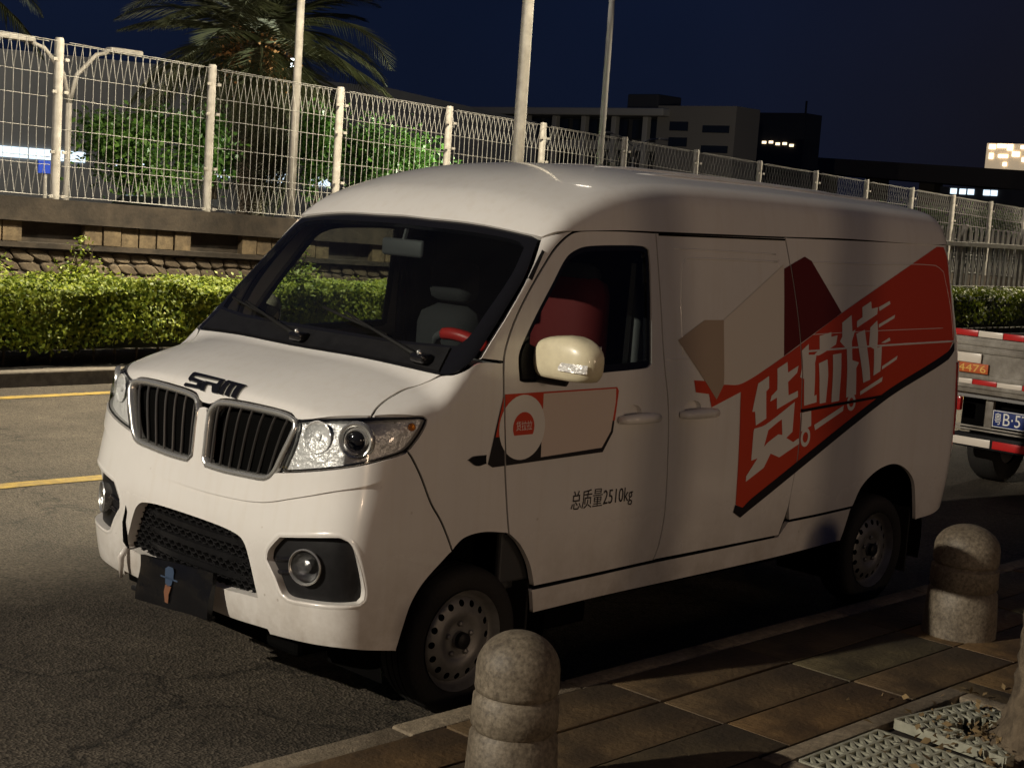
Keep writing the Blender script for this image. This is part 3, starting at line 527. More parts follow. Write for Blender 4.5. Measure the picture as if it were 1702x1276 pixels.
for z0 in (.455,.515,.575):   # solid bars between the mesh bands
    hw=.40-(z0-.43)*.42
    g=G(); n=14
    for i in range(n):
        y0=YC-hw+2*hw*i/n; y1=YC-hw+2*hw*(i+1)/n; bx=lambda y:.012+.05*((y-YC)/.5)**2
        g.add([(bx(y0),y0,z0),(bx(y1),y1,z0),(bx(y1)-.006,y1,z0+.022),(bx(y0)-.006,y0,z0+.022),(bx(y0)+.03,y0,z0-.003),(bx(y1)+.03,y1,z0-.003),(bx(y1)+.03,y1,z0+.026),(bx(y0)+.03,y0,z0+.026)],[(0,3,2,1),(0,1,5,4),(3,7,6,2)])
    g.build('grille_bar',M_blk,gr,True,40)
# kidney grilles
for s in (0,1):
    mir=lambda p:(p[0],2*YC-p[1],p[2]) if s else p
    Q=cat_rom(NOSE.to2(ks),.012); C=NOSE.to3(Q); nn=grad(C); C2=C+nn*.006
    if s: C2[:,1]=2*YC-C2[:,1]
    kg=panel('kidney_grille',ks,NOSE,M_darkin,van,.05,off=-.05,flange=0,gap=-.004,mirror=bool(s))
    g=G(); n=len(C2); prof=[(-.010,-.012),(-.009,.004),(-.003,.010),(.005,.008),(.010,.0),(.011,-.03)]; v=[];fc=[]
    P2=Q; t=np.roll(P2,-1,0)-np.roll(P2,1,0); t/=np.linalg.norm(t,axis=1)[:,None]; n2=np.stack([-t[:,1],t[:,0]],1)
    A=.5*np.sum(P2[:,0]*np.roll(P2[:,1],-1)-np.roll(P2[:,0],-1)*P2[:,1])
    for (a,h) in prof:
        q=NOSE.to3(P2+n2*(a+.006)*(1 if A>0 else -1)); q=q+grad(q)*h
        if s: q[:,1]=2*YC-q[:,1]
        v+=q.tolist()
    for k in range(len(prof)-1):
        for i in range(n): fc.append((k*n+i,k*n+(i+1)%n,(k+1)*n+(i+1)%n,(k+1)*n+i) if (A>0)!=bool(s) else (k*n+(i+1)%n,k*n+i,(k+1)*n+i,(k+1)*n+(i+1)%n))
    mesh('chrome_surround',v,fc,M_chrome,kg,True,sharp=60)
    for i in range(7):      # upright slats
        u=(i+.6)/7.2; yt=.765+(.305-.765)*u; yb=.765+(.375-.765)*u; g=G()
        zt=1.055-.012*abs(u-.5); zb=.835
        for j in range(8):
            pass
        pts=[]
        for j in range(9):
            w=j/8; y=yb+(yt-yb)*w; z=zb+(zt-zb)*w; pts.append(mir((float(front_x(y,z))+.012,y,z)) if False else (y,z))
        P3=FRONT.to3(np.array(pts)); v=[];fc=[]
        for (x,y,z) in P3:
            if s: y=2*YC-y
            v+=[(x+.006,y-.003,z),(x+.002,y,z),(x+.006,y+.003,z),(x+.011,y+.003,z),(x+.011,y-.003,z)]
        for j in range(8):
            for k in range(5): fc.append((j*5+k,j*5+(k+1)%5,j*5+5+(k+1)%5,j*5+5+k))
        mesh('slat',v,fc,M_slat,kg,True,sharp=50)
# headlights
for s in (0,1):
    mm=bool(s); mir=lambda p:Vector((p[0],2*YC-p[1],p[2])) if mm else Vector(p)
    hl=panel('headlight',b['head']+[(.045,.30,.98)],NOSE,M_refl,van,.02,off=-.016,flange=0,gap=-.002,mirror=mm)
    Q=NOSE.to2(b['head']+[(.045,.30,.98)]); o=cat_rom(Q,.02); inn=inset(o,.0055)
    panel('seal',o,NOSE,M_gloss,hl,.03,off=.001,flange=.012,holes=[inn],two=True,gap=.0015,mirror=mm)
    panel('clear_cover',inn,NOSE,M_lens,hl,.03,off=.002,flange=.0,two=True,gap=0,mirror=mm)
    g=G(); w=cat_rom(inset(o,.007),.02); P0_=NOSE.to3(w); n0=grad(P0_); v=[];fc=[];n=len(w)
    for q in (P0_-n0*.003,P0_-n0*.018):
        if mm: q=q.copy(); q[:,1]=2*YC-q[:,1]
        v+=q.tolist()
    fc=[(i,(i+1)%n,n+(i+1)%n,n+i) for i in range(n)]; mesh('housing',v,fc,mat('lamp_housing',(.42,.42,.41),.3,metal=.2) if s==0 else bpy.data.materials['lamp_housing'],hl,True)
    c=mir((.128,.068,1.018)); d=Vector((-.86,-.50 if not mm else .50,.05)).normalized()
    g=G(); g.lathe([(.064,.0),(.062,.014),(.056,.020),(.050,.018),(.044,.008),(.040,.014),(.036,.017),(.032,.014)],28,axis(c,d)); g.build('projector_ring',M_chrome,hl,True,40)
    g=G(); g.lathe([(.032,.010),(.026,.019),(.014,.024),(0.0005,.025)],20,axis(c,d)); g.build('projector_lens',M_gloss,hl,True)
    c2=mir((.070,.195,1.012)); d2=Vector((-.95,-.25 if not mm else .25,.05))
    g=G(); g.lathe([(.056,.009),(.053,.011),(.046,.006),(.032,.001),(.015,.0),(.011,.008),(.0005,.010)],24,axis(c2,d2)); g.build('reflector_bowl',M_refl,hl,True,50)
    c3=mir((.312,.012,1.06)); g=G(); g.lathe([(.012,-.01),(.014,.01),(.008,.022),(.0005,.025)],12,axis(c3,(-.5,-.8 if not mm else .8,.1))); g.build('indicator_bulb',M_amber,hl,True)
    g=G()
    for k in range(6): q=mir((.255+.012*k,.030-.004*k,1.082-.006*k)); g.cbox(q-Vector((.02,.002,.0015)),q+Vector((.02,.002,.0015)),.001)
    g.build('reflector_ribs',M_chrome,hl)
# fog lamps
M_fogr=mat('fog_reflector',(.34,.34,.34),.22,metal=.85,bump=.3,bscale=60)
for s in (0,1):
    mm=bool(s); mir=lambda p:Vector((p[0],2*YC-p[1],p[2])) if mm else Vector(p)
    fb=panel('fog_lamp_bezel',fogn,NOSE,M_blk,van,.03,off=-.028,flange=0,gap=-.004,mirror=mm)
    c=mir((.034,.172,.585)); d=Vector((-.93,-.37 if not mm else .37,0)).normalized()
    g=G(); g.lathe([(.050,-.02),(.058,.012),(.062,.022),(.0585,.026),(.054,.022),(.050,.0),(.048,-.02)],32,axis(c,d)); g.build('chrome_ring',M_chrome,fb,True,45)
    g=G(); g.lathe([(.050,.018),(.040,.006),(.020,.001),(.012,.006),(.0005,.009)],24,axis(c,d)); g.build('reflector',M_fogr,fb,True)
    g=G(); g.lathe([(.051,.020),(.03,.023),(.0005,.024)],24,axis(c,d)); g.build('lens',M_lens,fb,True)
    for z0 in (.600,.555):
        g=G(); P3=NOSE.to3(NOSE.to2([(0,.225+.010*i,z0-.002*i) for i in range(11)])); g.tube([mir(tuple(q+np.array([.028,0,0]))) for q in P3],.009,8); g.build('bezel_bar',M_gloss,fb,True)
# white rim round the near fog opening is part of the bumper skin
for s in (0,1):
    mm=bool(s); Q=cat_rom(NOSE.to2(fogn),.02); v=[];fc=[];n=len(Q)
    for a,h in ((.000,-.004),(-.003,.0015),(-.009,.0025),(-.016,.0002)):
        q=NOSE.to3(inset(Q,a)); q=q+grad(q)*h
        if mm: q[:,1]=2*YC-q[:,1]
        v+=q.tolist()
    for k in range(3):
        for i in range(n): fc.append((k*n+i,k*n+(i+1)%n,(k+1)*n+(i+1)%n,(k+1)*n+i))
    mesh('opening_rim',v,fc,M_paint,bump,True)
# torn lower corner of the bumper on the far side: split strip hanging below the lower grille corner
g=G(); g.tube([(-.012,1.20,.44),(-.03,1.215,.40),(-.026,1.218,.36),(-.018,1.228,.315)],[.010,.014,.011,.005],8); g.build('torn_strip',M_paint,bump,True)
g=G(); g.tube([(-.006,1.225,.62),(-.016,1.213,.57),(-.014,1.225,.53),(-.019,1.205,.46),(-.014,1.19,.435)],[.002,.006,.008,.009,.003],6); g.build('crack',M_darkin,bump,True)
# windscreen
ws_h=[(.928,YC,1.747),(.928,.622,1.745),(.947,.337,1.735),(.964,.161,1.718),(.960,.098,1.702),(.864,.050,1.569),(.747,.028,1.430),(.674,.018,1.352),(.602,.010,1.277),(.540,.018,1.243),(.506,.038,1.229),(.491,.073,1.223),(.449,.359,1.238),(.419,YC,1.241)]
WS=sym(ws_h)
gl_h=[(0,YC,1.715),(0,.622,1.712),(0,.337,1.704),(0,.175,1.688),(0,.130,1.668),(0,.098,1.569),(0,.084,1.430),(0,.080,1.350),(0,.10,1.318),(0,.359,1.312),(0,YC,1.315)]
q=FRONT.to3(np.array([(y,z) for _,y,z in gl_h])); GL=sym([tuple(p) for p in q])
fr=panel('windscreen_frame',WS,TILT,M_gloss,van,.03,off=-.003,flange=.02,holes=[GL])
panel('windscreen_glass',GL,TILT,M_glass,fr,.04,off=-.004,flange=0,gap=0)
cw_h=[(.419+.004,YC,1.243),(.449+.004,.359,1.240),(.495,.085,1.226)]
q=FRONT.to3(np.array([(.11,1.310),(.359,1.302),(YC,1.303)]))
panel('cowl',sym([cw_h[0],cw_h[1],cw_h[2]]+[tuple(p) for p in q]),TILT,M_blk,fr,.03,off=.004,flange=.01)
# wipers
def onws(y,z,o): q=FRONT.to3(np.array([(y,z)])); return Vector((q+grad(q)*o)[0])
for (y0,z0,y1,z1) in ((.18,1.255,.66,1.365),(.80,1.262,1.30,1.345)):
    g=G(); pts=[onws(y0+(y1-y0)*t,z0+(z1-z0)*t,.02+.01*math.sin(PI*t)) for t in np.linspace(0,1,8)]; g.tube(pts,[.012,.010,.008,.007,.006,.006,.006,.005],6)
    ya,yb=y0+(y1-y0)*.45,y1+(y1-y0)*.30
    za=z0+(z1-z0)*.55; zb=z1+(z1-z0)*.10
    wp=g.build('wiper_arm',M_seal,van,True)
    g=G(); g.tube([onws(ya+(yb-ya)*t,za+(zb-za)*t,.012) for t in np.linspace(0,1,7)],.006,6); g.build('wiper_blade',M_seal,wp,True)
    g=G(); p=onws(y0,z0,.012); g.cbox(p-Vector((.028,.035,.012)),p+Vector((.028,.035,.02)),.008); g.build('wiper_pivot',M_gloss,wp,True); 
    g=G(); g.lathe([(.009,0),(.008,.012),(.0005,.014)],10,axis(p+Vector((-.01,0,.02)),(-.6,0,.8))); g.build('pivot_nut',M_chrome,wp,True)
# side panels, both sides
fdr=b['fender']; 
fend=[fdr[0]]+fdr[1:]+[b['arch'][i] for i in (6,5)]+[b['bumpseam'][i] for i in (6,5,4,3,2,1,0)]+[b['head'][i] for i in (8,7,6,5,4,3)]+[b['hoodseam'][i] for i in (5,4,3,2,1)]
apil=[(.966,.097,1.703)]+[(.864,.050,1.569),(.747,.028,1.430),(.674,.018,1.352),(.606,.008,1.277)]+[fdr[4]]+b['doorf'][2:9]+[(1.096,.062,1.739),(1.015,.071,1.724)]
door=b['doorf']+b['doorr'][1:]+[(1.289,-.011,.436),(.945,-.011,.432)]+[b['arch'][9],b['arch'][8]]+[fdr[9],fdr[8],fdr[7],fdr[6]]
slid=[(1.584,.062,1.747),(2.017,.063,1.751),(2.475,.064,1.756)]+b['sld'][3:]+[(1.639,-.011,.445)]+b['doorr'][1:-1][::-1]
quart=[(2.475,.064,1.758),(3.0,.06,1.762),(3.5,.06,1.764),(3.92,.08,1.766),(3.99,.1,1.70),(4.055,.1,1.3),(4.075,.1,1.0),(4.075,.1,.75),(4.06,.1,.56),(4.00,.1,.43),(3.894,-.01,.402),(3.73,-.009,.391)]+b['rarch'][2:-1][::-1]+[(2.825,-.014,.512),(2.587,-.014,.509)]+b['sld'][3:8][::-1]
sill=[(.938,-.011,.422),(1.289,-.011,.428),(1.605,-.011,.435),(2.019,-.011,.438),(2.523,-.012,.443),(2.587,-.014,.503),(2.825,-.014,.506),(3.110,-.014,.514),(3.073,-.01,.406),(3.053,-.007,.360),(2.571,-.006,.345),(1.916,-.006,.338),(1.345,-.005,.334),(.962,-.005,.326)]
win=b['win']
def wring(g,lo=0.): 
    Q=cat_rom(SIDE.to2(win),.02); return inset(Q,g)
cupo=lambda x0:[(x0+.085+.055*math.cos(a),1.052+.032*math.sin(a)) for a in np.linspace(0,2*PI,15)[:-1]]
tl=[(3.99,1.18),(4.09,1.18),(4.09,.80),(4.03,.80)]
for s in (0,1):
    mm=bool(s)
    panel('front_fender',fend,FEN,M_paint,van,.03,mirror=mm)
    ap=panel('windscreen_pillar',apil,FEN,M_paint,van,.03,mirror=mm)
    panel('pillar_vent',b['vent'],FEN,M_blk,ap,.02,off=.003,gap=0,mirror=mm)
    cupd=[(x,0,z) for x,z in cupo(1.355)]; cups=[(x,0,z) for x,z in cupo(1.735)]
    dr=panel('front_door',door,SIDE,M_paint,van,.03,holes=[win,cupd],mirror=mm,flange=.024)
    wo=wring(.001); wi=np.array([p for p in wring(.020)]); wi=wi.copy()
    lowf=(wi[:,1]<1.27); wi[lowf,1]=np.maximum(wi[lowf,1],1.222+.03*np.clip((wi[lowf,0]-.8)/.75,0,1)); wi[:,0]=np.maximum(wi[:,0],.815)
    wf=panel('window_frame',wo,SIDE,M_gloss,dr,.03,off=-.006,flange=.02,holes=[wi],two=True,gap=0,mirror=mm)
    panel('window_glass',wi,SIDE,M_glass,dr,.05,off=-.012,flange=0,two=True,gap=0,mirror=mm)
    tri=[(.81,1.205),(.81,1.29),(.835,1.335),(.93,1.30),(.935,1.205)]
    panel('mirror_mount',[(x,0,z) for x,z in tri],SIDE,M_blk,dr,.03,off=.004,flange=.02,mirror=mm,gap=0)
    sd=panel('sliding_door',slid,SIDE,M_paint,van,.035,mirror=mm,holes=[cups],flange=.022)
    rq=panel('rear_quarter_panel',quart,SIDE,M_paint,van,.035,mirror=mm)
    panel('sill',sill,SIDE,M_paint,van,.035,off=-.004,mirror=mm)
    panel('tail_lamp',tl,SIDE,M_tail,rq,.03,off=.006,two=True,mirror=mm,flange=.02)
    # pressed ribs
    def rib(P,par,r=.004,sx=1.):
        q=SIDE.to3(cat_rom(P,.04,False)); q=q-grad(q)*(r*.45)
        if mm: q[:,1]=2*YC-q[:,1]
        g=G(); g.tube([tuple(p) for p in q],r,6); return g.build('pressed_rib',M_paint,par,True)
    rib([(1.70,1.688),(2.05,1.686),(2.40,1.682)],sd,.005); rib([(1.745,1.27),(1.735,1.48),(1.748,1.63),(1.775,1.652),(2.10,1.652),(2.41,1.650)],sd,.006); rib([(2.42,1.66),(2.43,1.60),(2.445,1.5)],sd,.005)
    rib([(2.56,1.655),(3.1,1.655),(3.78,1.66),(3.86,1.63),(3.93,1.45),(3.955,1.30)],rq,.006); rib([(2.60,1.555),(3.1,1.556),(3.5,1.552)],rq,.004)
    rib([(2.60,1.335),(3.1,1.345),(3.85,1.352)],rq,.006); rib([(2.60,1.30),(3.1,1.31),(3.87,1.317)],rq,.004); rib([(2.59,1.262),(3.18,1.275),(3.96,1.285)],rq,.009)
    rib([(1.64,1.252),(1.9,1.254),(2.56,1.262)],sd,.004)
    # handles
    for par,x0,x1,z0 in ((dr,1.355,1.575,1.03),(sd,1.735,1.955,1.03)):
        yy=lambda x,z:float(SIDE.to3(np.array([(x,z)]))[0,1]); fy=(lambda y:2*YC-y) if mm else (lambda y:y)
        g=G(); ps=[(x0,-.002),(x0+.02,-.028),(x0+.07,-.042),(x0+.15,-.042),(x1-.02,-.032),(x1,-.002)]
        g.tube([(x,fy(yy(x,z0)+dy),z0+.006*math.sin((x-x0)/(x1-x0)*PI)) for x,dy in ps],[.013,.018,.021,.021,.019,.014],10)
        h=g.build('door_handle',M_paint,par,True)
        panel('handle_cup',cupo(x0),SIDE,M_paint,par,.03,off=-.022,flange=0,two=True,gap=-.002,mirror=mm)
    # sliding rail
    rl=panel('slide_rail',[(2.60,.992),(3.285,1.028),(3.29,1.048),(2.60,1.012)],SIDE,M_blk,rq,.04,off=.012,flange=.014,two=True,mirror=mm,smooth=False)
    panel('rail_slot',[(1.60,1.735),(2.47,1.742),(2.47,1.7495),(1.60,1.7425)],SIDE,M_darkin,van,.06,off=.004,two=True,mirror=mm,smooth=False,gap=0)
    # arch liners, mud flaps, wheels
    for hx,rr in ((.637,.402),(3.413,.425)):
        yo=(lambda y:2*YC-y) if mm else (lambda y:y); vv=[];ff=[]; an=np.linspace(R(-14),R(194),27)
        for a_ in an:
            for r_,y_ in ((rr,.008),(rr,.30),(.02,.30)): vv.append((hx+r_*math.cos(a_),yo(y_),.285+r_*math.sin(a_)))
        for i in range(len(an)-1):
            for k in range(2): ff.append((i*3+k,i*3+k+1,i*3+k+4,i*3+k+3))
        mesh('arch_liner',vv,ff,M_darkin,van,True,sharp=40)
        xf=hx+.31; g=G(); g.cbox((xf,(.02 if not mm else 2*YC-.20),.12),(xf+.012,(.20 if not mm else 2*YC-.02),.45),.004); g.build('mud_flap',M_seal,van)
    # indicator
    panel('side_indicator',b['side_ind'],SIDE,M_gloss,van,.02,off=.006,mirror=mm)
for s in (0,1):
    for nm_,pts_,prj_ in (('front_door_seam',fdr[4:],SIDE),('pillar_seam',b['doorf'][1:10],SIDE),('rear_door_seam',b['doorr'],SIDE),('sliding_door_seam',b['sld'][2:],SIDE),('sill_seam',[(.945,0,.427),(1.6,0,.437),(2.5,0,.444)],SIDE),('quarter_seam',[(2.59,0,.507),(2.83,0,.509),(3.10,0,.517)],SIDE),('hood_seam',b['hoodseam'],FEN),('bumper_seam',b['bumpseam'],FEN),('gutter_seam',[(1.0,0,1.715),(1.1,0,1.742),(1.4,0,1.748),(2.4,0,1.752),(3.9,0,1.758)],SIDE)):
        q=prj_.to2(pts_); q=cat_rom(q,.04,False); t_=np.gradient(q,axis=0); t_/=np.linalg.norm(t_,axis=1)[:,None]; n_=np.stack([-t_[:,1],t_[:,0]],1)*.012
        A_=prj_.to3(q+n_); B_=prj_.to3(q-n_); A_=A_-grad(A_)*.007; B_=B_-grad(B_)*.007; V_=np.concatenate([A_,B_]); k_=len(q)
        if s: V_[:,1]=2*YC-V_[:,1]
        mesh(nm_,V_,[(i,i+1,k_+i+1,k_+i) for i in range(k_-1)],M_darkin,van)  # dark backing strips: shade inside the panel gaps put in as black
# roof, back, underside
gut=[(x,y,z-.010+(.010 if x<1.05 else 0)) for x,y,z in b['gut']]+[(3.93,.075,1.757)]
roof_h=[(3.90,YC,1.95),(3.90,.45,1.93),(3.905,.22,1.89),(3.915,.12,1.84)]+gut[::-1][0:]+[(.952,.16,1.726),(.938,.337,1.741),(.919,.622,1.752),(.918,YC,1.754)]
roof_o=panel('roof',sym(roof_h),ROOF,M_paint,van,.035,off=.006,flange=.02)
for yr in (.34,.57,.80,1.03,1.26):   # pressed roof ribs
    x_=np.linspace(1.75,3.75,18); zt_=np.array([1.9]*18); q=ROOF.to3(np.stack([x_,np.arctan2(yr-YC,.80)*ROOF.k+0*x_],1)); gq=grad(q); q=q+gq*.004; tp=np.clip(np.minimum(np.arange(18),17-np.arange(18))/2,0,1)
    g=G(); g.tube([tuple(p) for p in q-gq*.010*(1-tp)[:,None]],.012,8); g.build('roof_rib',M_paint,roof_o,True)
bk=[(0,YC,1.91),(0,.30,1.90),(0,.12,1.75),(0,.06,1.3),(0,.06,.62),(0,YC,.62)]
bd=panel('tailgate',sym([(4.1,y,z) for _,y,z in bk]),BACK,M_paint,van,.06)
panel('rear_window',[(4.1,.25,1.68),(4.1,1.35,1.68),(4.1,1.40,1.25),(4.1,.20,1.25)],BACK,M_gloss,bd,.06,off=.004)
panel('rear_bumper',sym([(4.1,YC,.60),(4.1,.06,.60),(4.1,.07,.42),(4.1,.2,.36),(4.1,YC,.36)]),BACK,M_blk,van,.06,off=.02)
g=G(); g.cbox((.35,.18,.25),(3.95,1.42,.40),.03); g.cbox((.15,.35,.20),(.5,1.25,.32),.02); g.cbox((1.0,.20,.16),(1.5,.45,.26),.02); g.build('underbody',M_darkin,van)
g=G(); g.tube([(3.413,.12,.268),(3.413,1.48,.268)],.045,10); g.lathe([(.0005,-.09),(.09,-.07),(.12,0),(.09,.07),(.0005,.09)],14,axis((3.413,.8,.268),(0,1,0))); g.build('rear_axle',M_blk,van,True,50)
g=G(); g.tube([(2.2,.42,.22),(3.0,.38,.22),(3.9,.36,.24)],.03,8); g.build('exhaust_pipe',M_steel,van,True)
# wheels
def wheel(hx,near):
    sg=1 if near else -1; y0=.022 if near else 2*YC-.022; hz=.268
    M=axis((hx,y0,hz),(0,-sg,0))
    g=G(); g.lathe([(.183,-.012),(.190,-.004),(.205,.003),(.235,.006),(.252,.000),(.262,-.012),(.267,-.035),(.268,-.08),(.267,-.125),(.260,-.15),(.24,-.16),(.19,-.155)],56,M)
    w=g.build('wheel_tyre' if False else 'wheel',M_tyre,van,True,35)
    for k in range(3):   # tread grooves
        g=G(); h=-.05-.03*k; g.lathe([(.2688,h),(.2688,h-.005)],48,M); g.build('tread_groove',M_darkin,w,True)
    # rim: disc with round holes
    def prof(r): return float(np.interp(r,[0,.03,.032,.052,.062,.085,.1,.118,.135,.150,.156,.168,.178,.184],[-.015,-.015,-.028,-.028,-.030,-.018,-.016,-.020,-.025,-.031,-.046,-.040,-.012,-.004]))
    ring=[(.184*math.cos(a),.184*math.sin(a)) for a in np.linspace(0,2*PI,73)[:-1]]; holes=[]
    for k in range(16):
        a=2*PI*k/16; holes.append([(.134*math.cos(a)+.0125*math.cos(t)*1.0,.134*math.sin(a)+.0125*math.sin(t)) for t in np.linspace(0,2*PI,13)[:-1]])
    pts=list(ring)
    for h in holes: pts+=h
    gp=[]
    for r_ in (.03,.032,.052,.062,.073,.085,.1,.109,.150,.157,.166,.172,.178):
        for k in range(48): a=2*PI*(k+.5*(1 if r_>.06 else 0))/48; gp.append((r_*math.cos(a),r_*math.sin(a)))
    gp.append((0,0)); pts+=gp
    ed=[(i,(i+1)%72) for i in range(72)]; k0=72
    for h in holes: ed+=[(k0+i,k0+(i+1)%12) for i in range(12)]; k0+=12
    res=delaunay_2d_cdt([Vector(p) for p in pts],ed,[],0,1e-6); V2=np.array([tuple(v) for v in res[0]]); T=np.array(res[2]); c=V2[T].mean(1)
    ok=np.ones(len(T),bool)
    for h in holes: ok&=~inpoly(c,h)
    T=T[ok]; V=[M@Vector((x,y,prof(math.hypot(x,y)))) for x,y in V2]
    rim=mesh('rim',V,[tuple(t) for t in T],M_steel,w,True,sharp=50)
    g=G(); g.lathe([(.18,-.05),(.17,-.09),(.0005,-.09)],32,M); g.build('brake_drum',M_darkin,w,True)
    for k in range(5):
        a=2*PI*k/5+.3; g=G(); g.lathe([(.011,0),(.011,.012),(.006,.016),(.0005,.016)],6,M@Matrix.Translation((.058*math.cos(a),.058*math.sin(a),-.03))); g.build('wheel_nut',M_steel,w)
    g=G(); g.lathe([(.031,-.016),(.030,.002),(.022,.007),(.0005,.008)],20,M); g.build('hub_cap',M_blk,w,True,40)
for hx in (.637,3.413):
    for near in (True,False): wheel(hx,near)
# door mirror
M_cream=mat('cream_paint',(.72,.66,.47),.35,coat=.3,stain=.2,sscale=9)
for s in (0,1):
    mm=bool(s); c=Vector((.925,-.130,1.288)); v=[];fc=[]; nu,nv=28,16
    for i in range(nv+1):
        ph=-PI/2+PI*i/nv
        for k in range(nu):
            th=2*PI*k/nu; cs=lambda a,e:math.copysign(abs(math.cos(a))**e,math.cos(a)); sn=lambda a,e:math.copysign(abs(math.sin(a))**e,math.sin(a))
            x=.088*cs(ph,.55)*cs(th,.7); y=.148*cs(ph,.55)*sn(th,.6); z=.086*sn(ph,.72)
            if x>0: x*=.45
            z*=1-.18*(y/.14)*(-1 if True else 1)*-1 if z>0 else 1
            if y>0: z=z*(1-.0*y)-.0
            if z>0 and y<0: z*=1-.35*(abs(y)/.14)**1.6
            p=c+Vector((x*.95,y,max(z,-.070))); v.append((p.x,2*YC-p.y if mm else p.y,p.z))
    for i in range(nv):
        for k in range(nu): q=(i*nu+k,i*nu+(k+1)%nu,(i+1)*nu+(k+1)%nu,(i+1)*nu+k); fc.append(q[::-1] if mm else q)
    mo=mesh('door_mirror',v,fc,M_cream,van,True)
    fy=(lambda y:2*YC-y) if mm else (lambda y:y)
    g=G(); g.tube([(.90,fy(.0),1.225),(.93,fy(-.05),1.215),(.945,fy(-.10),1.21)],[.035,.03,.025],10); g.build('mirror_arm',M_blk,mo,True)
    g=G(); ps=[]
    for k in range(9):
        t=k/8; y=-.150-.115*t; x=.925-.0836*(max(0,1-abs((y+.135)/.148)**3.2))**(1/2.9)*.99; ps.append((x,fy(y),1.268))
    vv=[];ff=[]
    for (x,y,z) in ps: vv+=[(x-.004,y,z-.014),(x-.004,y,z+.016 if y!=ps[0][1] else z)]
    ff=[(2*k,2*k+2,2*k+3,2*k+1) if not mm else (2*k+1,2*k+3,2*k+2,2*k) for k in range(8)]; mesh('mirror_indicator',vv,ff,M_refl,mo,True)
    g=G(); g.cbox((.964,min(fy(-.235),fy(-.04)),1.235),(.968,max(fy(-.235),fy(-.04)),1.345),.0015); g.build('mirror_glass',M_chrome,mo)
# ---- lettering and stickers on the near side
seams=[band(b['doorf'][:3]+[],.006)]
sl_front=[(p[0],p[1],p[2]) for p in fdr[4:]]; bandF=band(sl_front,.007); bandR=band([b['doorr'][i] for i in range(1,8)],.007); bandS=band(b['sld'][2:],.007)
def vinyl(name,P,m,par,off,cut=(),step=.05,holes=(),corner=20,flange=0,label=None):
    o=panel(name,P,SIDE,m,par,step,off=off,flange=flange,two=True,gap=0,cut=cut,holes=holes,corner=corner); 
    if label: o['label']=label
    return o
x2=lambda k:[(p[0],p[2]) for p in b[k]]
stripe=[(1.815,1.165),(2.141,1.151),(2.449,1.244),(2.913,1.428),(3.80,1.752),(3.865,1.752),(3.905,1.70),(3.965,1.30),(3.90,1.225),(3.288,1.037),(2.275,.629),(2.205,.60),(2.163,.624),(2.142,1.105),(1.943,1.049),(1.921,1.105),(1.831,1.116)]
st=vinyl('red_stripe',stripe,M_red,van,.0025,[bandS],.045,label='red vinyl stripe running up to the rear corner')
vinyl('black_edge',[(3.965,1.238),(3.905,1.195),(3.288,1.006),(2.275,.593),(2.205,.562),(2.150,.590),(2.160,.622),(2.215,.605),(2.275,.640),(3.288,1.048),(3.90,1.235),(3.966,1.28)],M_bvin,st,.0035,[],.06)
vinyl('bird_emblem',[(1.709,1.327),(1.888,1.406),(2.015,1.405),(2.016,1.140),(1.973,1.080)],M_tan,st,.0035,[],.05); vinyl('emblem_body',[(2.015,1.405),(2.457,1.640),(2.449,1.247),(2.143,1.140),(2.016,1.140)],mat('pale_vinyl',(.70,.655,.59),.35),st,.0034,[],.05)
vinyl('emblem_wing',[(2.457,1.621),(2.620,1.677),(2.673,1.659),(2.913,1.431),(2.449,1.247)],M_dred,st,.0036,[bandS],.05)
lt=None
for i,l in enumerate(LET): lt=vinyl('lettering',l,M_wvin,st,.0042,[bandS],.06,holes=[LHOLE] if i==2 else ())
for k in (0,3):
    cx,cz=RING[k]; rx=abs(RING[k+1][0]-cx); rz=abs(RING[k+2][1]-cz); el=lambda f:[(cx+rx*f*math.cos(a),cz+rz*f*math.sin(a)) for a in np.linspace(0,2*PI,21)[:-1]]
    vinyl('lettering_ring',el(1),M_wvin,st,.0044,[bandS],.06,holes=[el(.55)])
# door sticker: red over black, pale panel, round white disc with a red centre
top_=[(.722,1.155),(1.335,1.157),(1.346,1.145),(1.335,1.06),(.690,1.02)]
sk=vinyl('door_sticker',[(.722,1.155),(1.335,1.157),(1.346,1.142),(1.325,.985),(1.270,.912),(.681,.899),(.657,.912)],M_bvin,van,.0025,[bandF],.05,label='red and black sticker with a white disc across the door edge')
vinyl('sticker_top',[(.722,1.155),(1.335,1.157),(1.346,1.142),(1.333,1.03),(.689,1.005)],M_red,sk,.0033,[bandF])
vinyl('sticker_panel',[(.925,1.150),(1.328,1.152),(1.330,1.10),(1.310,.99),(1.262,.930),(.925,.918)],M_beige,sk,.0040)
cc=(.822,1.033); el=lambda rx,rz,cx=cc[0],cz=cc[1]:[(cx+rx*math.cos(a),cz+rz*math.sin(a)) for a in np.linspace(0,2*PI,37)[:-1]]
vinyl('sticker_disc',el(.118,.117),M_wvin,sk,.0046,[bandF]); vinyl('disc_centre',[p for p in el(.055,.055,.828) if p[1]>1.003],M_red,sk,.0054,[bandF])
